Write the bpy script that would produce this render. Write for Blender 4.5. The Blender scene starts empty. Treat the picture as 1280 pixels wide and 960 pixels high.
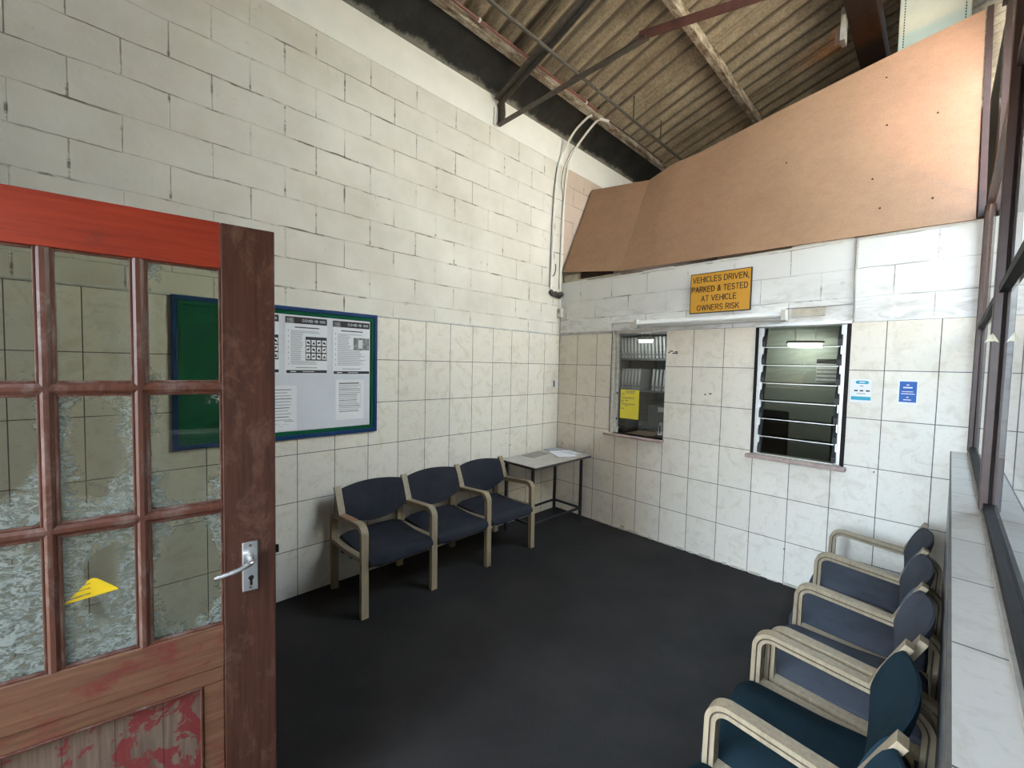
import bpy, bmesh, math, random
from mathutils import Vector, Matrix
random.seed(7)
SC = bpy.context.scene
COL = SC.collection
R = math.radians

# ------------------------------------------------------------------ materials
def nodes_of(name):
    m = bpy.data.materials.new(name); m.use_nodes = True
    nt = m.node_tree
    for n in list(nt.nodes): nt.nodes.remove(n)
    out = nt.nodes.new('ShaderNodeOutputMaterial')
    return m, nt, out
def N(nt, t, **kw):
    n = nt.nodes.new(t)
    for k, v in kw.items():
        if k.startswith('i_'):
            key = k[2:]
            key = int(key) if key.isdigit() else key.replace('_', ' ')
            n.inputs[key].default_value = v
        else: setattr(n, k, v)
    return n
def L(nt, a, b): nt.links.new(a, b)
def c4(c): return (c[0], c[1], c[2], 1.0)
def math_node(nt, op, a, b=None, clamp=False):
    n = nt.nodes.new('ShaderNodeMath'); n.operation = op; n.use_clamp = clamp
    for i, v in enumerate((a, b)):
        if v is None: continue
        if isinstance(v, (int, float)): n.inputs[i].default_value = v
        else: L(nt, v, n.inputs[i])
    return n.outputs[0]
def ramp(nt, fac, stops):
    n = nt.nodes.new('ShaderNodeValToRGB')
    e = n.color_ramp.elements
    while len(e) < len(stops): e.new(0.5)
    for el, (p, c) in zip(e, stops):
        el.position = p; el.color = c4(c) if len(c) == 3 else c
    L(nt, fac, n.inputs[0]); return n.outputs[0]
def mixc(nt, fac, a, b, mode='MIX'):
    n = nt.nodes.new('ShaderNodeMix'); n.data_type = 'RGBA'; n.blend_type = mode
    for sock, v in ((n.inputs[0], fac), (n.inputs[6], a), (n.inputs[7], b)):
        if isinstance(v, (int, float)): sock.default_value = v
        elif isinstance(v, tuple): sock.default_value = c4(v)
        else: L(nt, v, sock)
    return n.outputs[2]
def noise(nt, vec, scale, detail=4, rough=0.6, dist=0.0):
    n = N(nt, 'ShaderNodeTexNoise', i_Scale=scale, i_Detail=detail, i_Roughness=rough, i_Distortion=dist)
    if vec is not None: L(nt, vec, n.inputs['Vector'])
    return n.outputs['Fac']
def objco(nt): return nt.nodes.new('ShaderNodeTexCoord').outputs['Object']
def scaled(nt, vec, s):
    m = N(nt, 'ShaderNodeMapping'); m.inputs['Scale'].default_value = s
    L(nt, vec, m.inputs['Vector']); return m.outputs[0]
def bump(nt, h, strength, dist=0.01):
    b = N(nt, 'ShaderNodeBump', i_Strength=strength, i_Distance=dist); L(nt, h, b.inputs['Height']); return b.outputs[0]
def bsdf(nt, out, color=None, rough=0.5, metal=0.0, normal=None, spec=None):
    p = nt.nodes.new('ShaderNodeBsdfPrincipled')
    for key, v in (('Base Color', color), ('Roughness', rough), ('Metallic', metal), ('Normal', normal), ('Specular IOR Level', spec)):
        if v is None: continue
        if isinstance(v, (int, float)): p.inputs[key].default_value = v
        elif isinstance(v, tuple): p.inputs[key].default_value = c4(v)
        else: L(nt, v, p.inputs[key])
    L(nt, p.outputs[0], out.inputs[0]); return p

def plain(name, c, rough=0.5, metal=0.0, var=0.12, scale=14, bmp=0.0, spec=None):
    m, nt, out = nodes_of(name)
    f = noise(nt, objco(nt), scale, 5)
    col = ramp(nt, f, [(0.25, tuple(x*(1-var) for x in c)), (0.75, tuple(min(1, x*(1+var)) for x in c))])
    nb = bump(nt, f, bmp, 0.004) if bmp else None
    bsdf(nt, out, col, rough, metal, nb, spec); return m

def uvz(nt, axis, off=0.0, sign=1.0):
    s = nt.nodes.new('ShaderNodeSeparateXYZ'); co = objco(nt); L(nt, co, s.inputs[0])
    u = math_node(nt, 'MULTIPLY_ADD', s.outputs[axis], sign)
    u.node.inputs[2].default_value = off
    c = nt.nodes.new('ShaderNodeCombineXYZ'); L(nt, u, c.inputs[0])
    return co, s, c, u

def tile_material(name, axis, off=0.0, sign=1.0, vaxis=2, bw=0.25, rh=0.3275, voff=0.0, c1=(0.80, 0.745, 0.65), c2=(0.745, 0.69, 0.60), grout=(0.11, 0.10, 0.09)):
    m, nt, out = nodes_of(name)
    co, s, c, u = uvz(nt, axis, off, sign)
    v = math_node(nt, 'ADD', s.outputs[vaxis], voff); L(nt, v, c.inputs[1])
    b = N(nt, 'ShaderNodeTexBrick', offset=0.0, i_Scale=1.0, i_Mortar_Size=0.0024, i_Mortar_Smooth=0.1, i_Brick_Width=bw, i_Row_Height=rh)
    b.inputs['Color1'].default_value = c4(c1)
    b.inputs['Color2'].default_value = c4(c2)
    b.inputs['Mortar'].default_value = c4(grout)
    L(nt, c.outputs[0], b.inputs['Vector'])
    f1 = noise(nt, co, 9, 6, 0.65, 1.2)
    f2 = noise(nt, co, 45, 4, 0.6)
    fleck = ramp(nt, f1, [(0.36, (0.87, 0.85, 0.81)), (0.50, (1, 1, 1)), (0.7, (1.0, 1.0, 1.0))])
    fl2 = ramp(nt, f2, [(0.30, (0.86, 0.83, 0.79)), (0.45, (1, 1, 1))])
    col = mixc(nt, 0.8, b.outputs['Color'], fleck, 'MULTIPLY')
    col = mixc(nt, 0.6, col, fl2, 'MULTIPLY')
    spots = noise(nt, co, 17, 2, 0.5)
    sm = ramp(nt, spots, [(0.76, (0, 0, 0)), (0.78, (1, 1, 1))])
    col = mixc(nt, sm, col, (0.16, 0.12, 0.09))
    nb = bump(nt, math_node(nt, 'SUBTRACT', 1.0, b.outputs['Fac']), 0.5, 0.003)
    bsdf(nt, out, col, 0.42, 0, nb, 0.22); return m

def block_material(name, axis, off, sign, voff, bw=0.385, rh=0.193, dirt=1.0, paint=((0.62, 0.57, 0.485), (0.79, 0.75, 0.67)), stain=None):
    m, nt, out = nodes_of(name)
    co, s, c, u = uvz(nt, axis, off, sign)
    wob = noise(nt, co, 5.0, 3)
    v = math_node(nt, 'ADD', s.outputs[2], voff)
    v = math_node(nt, 'ADD', v, math_node(nt, 'MULTIPLY', math_node(nt, 'SUBTRACT', wob, 0.5), 0.02))
    L(nt, v, c.inputs[1])
    b = N(nt, 'ShaderNodeTexBrick', offset=0.5, i_Scale=1.0, i_Mortar_Size=0.0036, i_Mortar_Smooth=0.4, i_Brick_Width=bw, i_Row_Height=rh)
    L(nt, c.outputs[0], b.inputs['Vector'])
    big = noise(nt, co, 1.7, 5, 0.6)
    patch = noise(nt, co, 2.6, 3, 0.6, 0.6)
    fine = noise(nt, co, 38, 5, 0.65)
    base = ramp(nt, big, [(0.3, paint[0]), (0.7, paint[1])])
    crack = ramp(nt, patch, [(0.47, (0.10, 0.10, 0.10)), (0.60, (0.95, 0.95, 0.95))])
    cf = math_node(nt, 'MULTIPLY', b.outputs['Fac'], math_node(nt, 'MULTIPLY', crack, 0.8 * dirt))
    col = mixc(nt, cf, base, (0.19, 0.165, 0.13))
    b2 = N(nt, 'ShaderNodeTexBrick', offset=0.5, i_Scale=1.0, i_Mortar_Size=0.0078, i_Mortar_Smooth=0.5, i_Brick_Width=bw, i_Row_Height=rh)
    L(nt, c.outputs[0], b2.inputs['Vector'])
    wide = noise(nt, scaled(nt, co, (1, 1, 3.0)), 3.1, 4, 0.7, 0.5)
    cf2 = math_node(nt, 'MULTIPLY', b2.outputs['Fac'], ramp(nt, wide, [(0.53, (0, 0, 0)), (0.64, (0.85 * dirt,) * 3)]))
    col = mixc(nt, cf2, col, (0.15, 0.125, 0.09))
    smudge = noise(nt, co, 6.5, 6, 0.72, 0.4)
    smf = ramp(nt, smudge, [(0.64, (0, 0, 0)), (0.74, (0.6 * dirt,) * 3)])
    col = mixc(nt, smf, col, (0.25, 0.21, 0.165))
    if stain:
        sn = noise(nt, scaled(nt, co, (1.6, 1.6, 5)), 2.6, 5, 0.65, 1.2)
        lo, hi = stain
        zf = math_node(nt, 'MULTIPLY', math_node(nt, 'SUBTRACT', hi, s.outputs[2]), 1.0 / (hi - lo), True)
        sf = math_node(nt, 'MULTIPLY', ramp(nt, sn, [(0.45, (0, 0, 0)), (0.66, (0.6, 0.6, 0.6))]), zf)
        col = mixc(nt, sf, col, (0.36, 0.33, 0.29))
    h = math_node(nt, 'SUBTRACT', math_node(nt, 'MULTIPLY', fine, 0.22), b.outputs['Fac'])
    h = math_node(nt, 'ADD', h, math_node(nt, 'MULTIPLY', smudge, 0.35))
    bsdf(nt, out, col, 0.62, 0, bump(nt, h, 0.6, 0.008), 0.3); return m

def carpet_material():
    m, nt, out = nodes_of('carpet_charcoal'); co = objco(nt)
    a = noise(nt, co, 1.3, 5, 0.65); f = noise(nt, co, 260, 2, 0.7); g = noise(nt, co, 22, 4, 0.7)
    col = ramp(nt, a, [(0.3, (0.018, 0.0155, 0.0140)), (0.72, (0.036, 0.0315, 0.0285))])
    col = mixc(nt, 0.55, col, ramp(nt, f, [(0.3, (0.35, 0.35, 0.4)), (0.7, (1.5, 1.5, 1.5))]), 'MULTIPLY')
    col = mixc(nt, ramp(nt, g, [(0.62, (0, 0, 0)), (0.8, (0.25, 0.25, 0.25))]), col, (0.075, 0.07, 0.065))
    bsdf(nt, out, col, 0.95, 0, bump(nt, f, 0.7, 0.004), 0.15); return m

def wood_material(name, c1, c2, worn=None, wornat=0.62, scale=(3, 3, 40), rough=0.5, vert=True):
    m, nt, out = nodes_of(name); co = objco(nt)
    st = scaled(nt, co, (30, 30, 1.6) if vert else (1.6, 1.6, 30))
    g = noise(nt, st, 2.2, 6, 0.65, 0.3)
    col = ramp(nt, g, [(0.28, c1), (0.72, c2)])
    if worn:
        w = noise(nt, scaled(nt, co, (4, 4, 2.2) if vert else (2.2, 2.2, 4)), 2.4, 7, 0.75, 0.4)
        wf = ramp(nt, w, [(wornat - 0.08, (0, 0, 0)), (wornat + 0.06, (0.85, 0.85, 0.85))])
        col = mixc(nt, wf, col, worn)
    bsdf(nt, out, col, rough, 0, bump(nt, g, 0.25, 0.003), 0.4); return m

def peeling_panel():
    m, nt, out = nodes_of('peeling_red_boards'); co = objco(nt)
    g = noise(nt, scaled(nt, co, (26, 26, 1.4)), 2.5, 6, 0.65)
    col = ramp(nt, g, [(0.3, (0.085, 0.058, 0.042)), (0.7, (0.20, 0.145, 0.105))])
    w = noise(nt, scaled(nt, co, (3, 3, 2.4)), 2.6, 6, 0.72, 0.6)
    col = mixc(nt, ramp(nt, w, [(0.52, (0, 0, 0)), (0.54, (1, 1, 1))]), col, (0.17, 0.025, 0.025))
    s = nt.nodes.new('ShaderNodeSeparateXYZ'); L(nt, co, s.inputs[0])
    fr = math_node(nt, 'FRACT', math_node(nt, 'MULTIPLY', s.outputs[0], 1 / 0.105))
    gap = ramp(nt, fr, [(0.0, (1, 1, 1)), (0.03, (0, 0, 0))])
    col = mixc(nt, gap, col, (0.02, 0.013, 0.01))
    bsdf(nt, out, col, 0.6, 0, bump(nt, g, 0.3, 0.003)); return m

def fabric_material(name, c):
    m, nt, out = nodes_of(name); co = objco(nt)
    f = noise(nt, co, 420, 2, 0.6); a = noise(nt, co, 5, 5, 0.65)
    col = ramp(nt, a, [(0.3, tuple(x * 0.8 for x in c)), (0.75, tuple(x * 1.2 for x in c))])
    col = mixc(nt, 0.5, col, ramp(nt, f, [(0.3, (0.6, 0.6, 0.6)), (0.7, (1.25, 1.25, 1.25))]), 'MULTIPLY')
    bsdf(nt, out, col, 0.95, 0, bump(nt, f, 0.4, 0.002), 0.06); return m

def glass_material(name, tint=(0.95, 0.97, 0.96), ior=1.5, extra=0.0, haze=0.0, hazecol=(0.6, 0.65, 0.62)):
    m, nt, out = nodes_of(name)
    t = N(nt, 'ShaderNodeBsdfTransparent'); t.inputs[0].default_value = c4(tint)
    g = N(nt, 'ShaderNodeBsdfGlossy', i_Roughness=0.01); g.inputs[0].default_value = (1, 1, 1, 1)
    fr = N(nt, 'ShaderNodeFresnel', i_IOR=ior)
    geo = N(nt, 'ShaderNodeNewGeometry')
    fac = math_node(nt, 'ADD', fr.outputs[0], extra, True)
    fac = math_node(nt, 'MULTIPLY', fac, math_node(nt, 'SUBTRACT', 1.0, geo.outputs['Backfacing']))
    mx = N(nt, 'ShaderNodeMixShader'); L(nt, fac, mx.inputs[0]); L(nt, t.outputs[0], mx.inputs[1]); L(nt, g.outputs[0], mx.inputs[2])
    last = mx.outputs[0]
    if haze:
        d = N(nt, 'ShaderNodeBsdfDiffuse'); d.inputs[0].default_value = c4(hazecol)
        m2 = N(nt, 'ShaderNodeMixShader', i_0=haze); L(nt, last, m2.inputs[1]); L(nt, d.outputs[0], m2.inputs[2]); last = m2.outputs[0]
    L(nt, last, out.inputs[0]); return m

def obscured_glass(name, rad, cx=0.0, cz=0.0):
    """clear glass in a wiped patch, the rest still covered in whitish flaking film"""
    m, nt, out = nodes_of(name); co = objco(nt)
    s = nt.nodes.new('ShaderNodeSeparateXYZ'); L(nt, co, s.inputs[0])
    geo = N(nt, 'ShaderNodeNewGeometry')
    n1 = noise(nt, geo.outputs['Position'], 9, 4, 0.6, 0.5)
    n2 = noise(nt, geo.outputs['Position'], 75, 5, 0.75, 0.8)
    n3 = noise(nt, scaled(nt, geo.outputs['Position'], (1, 1, 1.8)), 38, 4, 0.7, 1.5)
    dx = math_node(nt, 'MULTIPLY', math_node(nt, 'SUBTRACT', s.outputs[0], cx), 1 / 0.085)
    dz = math_node(nt, 'MULTIPLY', math_node(nt, 'SUBTRACT', s.outputs[2], cz), 1 / 0.17)
    r = math_node(nt, 'SQRT', math_node(nt, 'ADD', math_node(nt, 'MULTIPLY', dx, dx), math_node(nt, 'MULTIPLY', dz, dz)))
    r = math_node(nt, 'ADD', r, math_node(nt, 'MULTIPLY', math_node(nt, 'SUBTRACT', n1, 0.5), 1.5))
    cov = math_node(nt, 'SUBTRACT', r, rad)
    cov = math_node(nt, 'ADD', cov, math_node(nt, 'MULTIPLY', math_node(nt, 'SUBTRACT', n2, 0.5), 0.9))
    film = ramp(nt, cov, [(0.02, (0.0, 0.0, 0.0)), (0.12, (0.42, 0.42, 0.42)), (0.7, (0.62, 0.62, 0.62))])
    sp = ramp(nt, n3, [(0.42, (0.22,) * 3), (0.58, (1.5,) * 3)])
    film = math_node(nt, 'MULTIPLY', film, sp, True)
    t = N(nt, 'ShaderNodeBsdfTransparent'); t.inputs[0].default_value = (0.78, 0.79, 0.71, 1)
    g = N(nt, 'ShaderNodeBsdfGlossy', i_Roughness=0.02)
    fr = N(nt, 'ShaderNodeFresnel', i_IOR=1.5)
    fac = math_node(nt, 'MULTIPLY', fr.outputs[0], math_node(nt, 'SUBTRACT', 1.0, geo.outputs['Backfacing']))
    mx = N(nt, 'ShaderNodeMixShader'); L(nt, fac, mx.inputs[0]); L(nt, t.outputs[0], mx.inputs[1]); L(nt, g.outputs[0], mx.inputs[2])
    d = N(nt, 'ShaderNodeBsdfDiffuse'); d.inputs[0].default_value = (0.46, 0.54, 0.53, 1)
    tr = N(nt, 'ShaderNodeBsdfTranslucent'); tr.inputs[0].default_value = (0.45, 0.52, 0.48, 1)
    dm = N(nt, 'ShaderNodeMixShader', i_0=0.35); L(nt, d.outputs[0], dm.inputs[1]); L(nt, tr.outputs[0], dm.inputs[2])
    bn = bump(nt, n3, 1.0, 0.004); L(nt, bn, d.inputs['Normal'])
    m2 = N(nt, 'ShaderNodeMixShader'); L(nt, film, m2.inputs[0]); L(nt, mx.outputs[0], m2.inputs[1]); L(nt, dm.outputs[0], m2.inputs[2])
    L(nt, m2.outputs[0], out.inputs[0]); return m

def emit_material(name, c, st):
    m, nt, out = nodes_of(name); e = N(nt, 'ShaderNodeEmission', i_Strength=st); e.inputs[0].default_value = c4(c)
    L(nt, e.outputs[0], out.inputs[0]); return m

def asbestos_material():
    m, nt, out = nodes_of('weathered_fibre_cement'); co = objco(nt)
    a = noise(nt, co, 3.2, 6, 0.7); f = noise(nt, co, 55, 4, 0.7); st = noise(nt, scaled(nt, co, (1.2, 9, 1.2)), 3, 5, 0.7)
    col = ramp(nt, a, [(0.28, (0.19, 0.15, 0.108)), (0.72, (0.40, 0.335, 0.25))])
    col = mixc(nt, 0.55, col, ramp(nt, f, [(0.35, (0.62, 0.6, 0.58)), (0.68, (1.55, 1.5, 1.4))]), 'MULTIPLY')
    col = mixc(nt, 0.45, col, ramp(nt, st, [(0.3, (0.6, 0.58, 0.55)), (0.65, (1.25, 1.22, 1.15))]), 'MULTIPLY')
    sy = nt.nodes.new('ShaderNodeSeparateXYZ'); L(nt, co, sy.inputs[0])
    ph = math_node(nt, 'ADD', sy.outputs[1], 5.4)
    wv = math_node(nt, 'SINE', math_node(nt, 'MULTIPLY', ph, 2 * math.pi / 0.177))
    valley_dark = ramp(nt, math_node(nt, 'ADD', wv, math_node(nt, 'MULTIPLY', math_node(nt, 'SUBTRACT', a, 0.5), 1.2)), [(0.45, (0, 0, 0)), (0.95, (0.72, 0.72, 0.72))])
    col = mixc(nt, valley_dark, col, (0.055, 0.042, 0.030))  # darkens the colour along each corrugation
    bsdf(nt, out, col, 0.85, 0, bump(nt, f, 0.4, 0.004), 0.2); return m

def hardboard_material():
    m, nt, out = nodes_of('brown_hardboard'); co = objco(nt)
    f = noise(nt, co, 120, 3, 0.7); a = noise(nt, co, 2.2, 5, 0.6); g = noise(nt, co, 14, 5, 0.65)
    col = ramp(nt, a, [(0.3, (0.295, 0.172, 0.10)), (0.7, (0.35, 0.205, 0.12))])
    col = mixc(nt, 0.35, col, ramp(nt, f, [(0.32, (0.62, 0.6, 0.6)), (0.66, (1.25, 1.25, 1.2))]), 'MULTIPLY')
    col = mixc(nt, 0.3, col, ramp(nt, g, [(0.3, (0.75, 0.72, 0.7)), (0.6, (1.1, 1.1, 1.1))]), 'MULTIPLY')
    bsdf(nt, out, col, 0.55, 0, bump(nt, f, 0.15, 0.002), 0.3); return m

def aged_timber():
    m, nt, out = nodes_of('peeling_whitewashed_timber'); co = objco(nt)
    a = noise(nt, scaled(nt, co, (6, 1.6, 6)), 3.2, 7, 0.75)
    f = noise(nt, co, 60, 4, 0.7)
    col = ramp(nt, a, [(0.36, (0.12, 0.062, 0.04)), (0.48, (0.30, 0.235, 0.17)), (0.62, (0.56, 0.50, 0.41))])
    col = mixc(nt, 0.5, col, ramp(nt, f, [(0.35, (0.55, 0.52, 0.5)), (0.6, (1.1, 1.1, 1.1))]), 'MULTIPLY')
    bsdf(nt, out, col, 0.85, 0, bump(nt, f, 0.5, 0.006), 0.2); return m

def beam_black():
    m, nt, out = nodes_of('blackened_steel'); co = objco(nt)
    a = noise(nt, co, 5, 6, 0.7); s = nt.nodes.new('ShaderNodeSeparateXYZ'); L(nt, co, s.inputs[0])
    col = ramp(nt, a, [(0.35, (0.012, 0.012, 0.011)), (0.7, (0.04, 0.037, 0.032))])
    # rough painted-over lower edge
    e = math_node(nt, 'ADD', math_node(nt, 'SUBTRACT', s.outputs[0], 0.018), math_node(nt, 'MULTIPLY', math_node(nt, 'SUBTRACT', noise(nt, co, 4, 6, 0.75), 0.5), -0.16))
    ef = ramp(nt, e, [(0.0, (1, 1, 1)), (0.03, (0, 0, 0))])
    col = mixc(nt, ef, col, (0.25, 0.235, 0.2))
    bsdf(nt, out, col, 0.5, 0.0, bump(nt, a, 0.25, 0.01), 0.35); return m

M = dict(
    tile_left=tile_material('cream_wall_tile_side', 1, 0.0, -1.0),
    tile_back=tile_material('cream_wall_tile_end', 0, -0.0115, 1.0),
    tile_ledge=tile_material('ledge_tile', 1, 0.07, -1.0, vaxis=0, bw=0.335, rh=4.0, voff=-2.0, c1=(0.50, 0.46, 0.40), c2=(0.43, 0.395, 0.34), grout=(0.06, 0.055, 0.05)),
    block_left=block_material('painted_block_side', 1, 0.069, -1.0, -1.905),
    block_back=block_material('painted_block_end', 0, 0.30, 1.0, -1.94, dirt=0.8, paint=((0.72, 0.72, 0.71), (0.80, 0.80, 0.79)), stain=(2.0, 2.38)),
    block_bounce=block_material('pink_bounce_block', 1, -0.004, -1.0, -1.905, paint=((0.52, 0.40, 0.32), (0.60, 0.47, 0.38))),  # pink bounce off the brown board put into the block colour
    band=plain('lime_plaster_band', (0.84, 0.81, 0.74), 0.7, var=0.05, scale=5, bmp=0.3),
    plaster=plain('rough_plaster', (0.5, 0.46, 0.38), 0.85, var=0.25, scale=20, bmp=0.6),
    carpet=carpet_material(),
    asbestos=asbestos_material(), hardboard=hardboard_material(), timber=aged_timber(), beam=beam_black(),
    steel_dark=plain('dusty_dark_steel', (0.085, 0.07, 0.055), 0.65, 0.0, 0.35, 25, 0.3),
    steel_red=plain('red_oxide_steel', (0.115, 0.042, 0.030), 0.55, 0.0, 0.3, 18),
    conduit_red=plain('red_conduit', (0.22, 0.07, 0.05), 0.5, 0, 0.2),
    frame_brown=plain('brown_window_steel', (0.052, 0.027, 0.022), 0.45, 0, 0.3, 20),
    frame_black=plain('blackened_frame', (0.016, 0.014, 0.013), 0.6, 0, 0.3, spec=0.12),
    dark_timber=plain('dark_brown_timber', (0.045, 0.022, 0.013), 0.7, 0, 0.3),
    green_steel=plain('pale_green_steel', (0.46, 0.52, 0.42), 0.5, 0, 0.08, 8),
    grey_face=plain('shaded_low_wall', (0.085, 0.088, 0.09), 0.35, 0, 0.2, 10),  # shade on the low wall face put into its dark grey
    sill_grey=plain('worn_grey_sill', (0.30, 0.27, 0.23), 0.7, 0, 0.25, 22, 0.3),
    sill_red=plain('pinkish_cast_sill', (0.40, 0.29, 0.26), 0.7, 0, 0.22, 22, 0.3),
    bent=wood_material('weathered_beech_laminate', (0.225, 0.17, 0.105), (0.36, 0.285, 0.185), worn=(0.18, 0.125, 0.08), wornat=0.66),
    bent_red=wood_material('reddish_laminate', (0.27, 0.14, 0.08), (0.40, 0.24, 0.15), vert=False),
    groove=plain('dark_glue_line', (0.05, 0.035, 0.022), 0.8),
    fab_navy=fabric_material('navy_seat_fabric', (0.031, 0.0325, 0.040)),
    fab_slate=fabric_material('slate_blue_seat_fabric', (0.066, 0.072, 0.086)),
    fab_teal=fabric_material('teal_seat_fabric', (0.0135, 0.027, 0.035)),
    underside=plain('seat_underside', (0.03, 0.028, 0.028), 0.8),
    table_top=plain('scuffed_grey_laminate', (0.42, 0.39, 0.34), 0.35, 0, 0.2, 9),
    table_edge=plain('dark_table_edge', (0.045, 0.035, 0.03), 0.6),
    table_leg=plain('black_square_tube', (0.014, 0.015, 0.017), 0.45),
    paper=plain('white_paper', (0.80, 0.80, 0.82), 0.8, 0, 0.03, 4),
    paper_blue=plain('bluish_white_paper', (0.68, 0.69, 0.73), 0.8, 0, 0.04, 4),
    paper_grey=plain('grey_print', (0.35, 0.36, 0.38), 0.8, 0, 0.3, 12),
    ink=plain('black_ink', (0.025, 0.025, 0.028), 0.7),
    ink_grey=plain('grey_ink', (0.30, 0.30, 0.32), 0.8),
    photo=plain('photocopied_picture', (0.22, 0.22, 0.22), 0.8, 0, 0.9, 40),
    board_blue=plain('blue_board_frame', (0.008, 0.040, 0.135), 0.5, spec=0.15),
    board_green=plain('green_board_baize', (0.008, 0.10, 0.045), 0.8, spec=0.1),
    sign=plain('amber_sign_enamel', (0.66, 0.33, 0.030), 0.45, 0, 0.06, 6),
    yellow=plain('yellow_vinyl', (0.85, 0.62, 0.012), 0.5, 0, 0.06),
    yellow_paper=plain('yellow_paper', (0.82, 0.70, 0.07), 0.8, 0, 0.04, 5),
    teal_ink=plain('teal_print', (0.04, 0.36, 0.50), 0.7),
    blue_ink=plain('blue_print', (0.035, 0.125, 0.42), 0.7),
    white=plain('white_plastic', (0.72, 0.71, 0.68), 0.4, 0, 0.05),
    white_dirty=plain('dusty_white_enamel', (0.62, 0.60, 0.55), 0.45, 0, 0.2, 18),
    tube=plain('unlit_white_tube', (0.88, 0.88, 0.86), 0.25, 0, 0.02),
    cable=plain('white_pvc_conduit', (0.80, 0.77, 0.70), 0.5, 0, 0.1),
    cable_dark=plain('black_cable', (0.05, 0.045, 0.04), 0.6),
    grey_cable=plain('grey_cable', (0.33, 0.31, 0.29), 0.6),
    chrome=plain('worn_chrome', (0.72, 0.72, 0.70), 0.24, 0.85, 0.15, 60),
    alu=plain('dull_aluminium', (0.55, 0.55, 0.53), 0.4, 0.6, 0.15, 20),
    frame_white=plain('chipped_white_frame', (0.55, 0.53, 0.49), 0.6, 0, 0.25, 30),
    clip=plain('black_louvre_clip', (0.012, 0.013, 0.014), 0.5),
    red_rail=wood_material('red_stained_rail', (0.22, 0.022, 0.008), (0.35, 0.042, 0.015), worn=(0.13, 0.032, 0.02), wornat=0.66, vert=False, rough=0.42),
    brown_rail=wood_material('worn_brown_rail', (0.105, 0.048, 0.026), (0.22, 0.11, 0.06), worn=(0.16, 0.022, 0.02), wornat=0.58, vert=False),
    stile=wood_material('worn_mahogany_stile', (0.045, 0.018, 0.011), (0.10, 0.040, 0.025), worn=(0.17, 0.092, 0.065), wornat=0.60, rough=0.38),
    muntin=wood_material('worn_glazing_bar', (0.060, 0.021, 0.013), (0.135, 0.052, 0.033), worn=(0.20, 0.145, 0.125), wornat=0.58, rough=0.35),
    peel=peeling_panel(),
    glass=glass_material('clear_window_glass', (0.93, 0.95, 0.94)),
    glass_office=glass_material('service_window_glass', (0.80, 0.83, 0.82), extra=0.02),
    glass_louvre=glass_material('tinted_louvre_glass', (0.66, 0.70, 0.66), extra=0.08),
    file_grey=plain('grey_binder', (0.50, 0.52, 0.54), 0.6, 0, 0.06),
    file_label=plain('binder_label', (0.75, 0.76, 0.76), 0.7),
    office_wall=plain('office_paint', (0.40, 0.43, 0.40), 0.8, 0, 0.05, 4),
    office_floor=plain('office_floor', (0.10, 0.10, 0.10), 0.7),
    shelf=plain('shelf_steel', (0.20, 0.21, 0.22), 0.5),
    desk=plain('desk_laminate', (0.26, 0.21, 0.16), 0.5),
    black_pl=plain('black_plastic', (0.02, 0.021, 0.023), 0.45),
    grey_pl=plain('grey_plastic', (0.20, 0.215, 0.225), 0.5),
    ground=plain('sunlit_concrete_yard', (0.52, 0.46, 0.38), 0.9, 0, 0.12, 1.5),
    pale_grey=plain('pale_grey_sheeting', (0.45, 0.46, 0.44), 0.7, 0, 0.08),
    moth=plain('cream_wing', (0.70, 0.66, 0.50), 0.8),
    lamp_on=emit_material('lit_tube', (1.0, 0.98, 0.93), 75.0),
)

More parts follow.
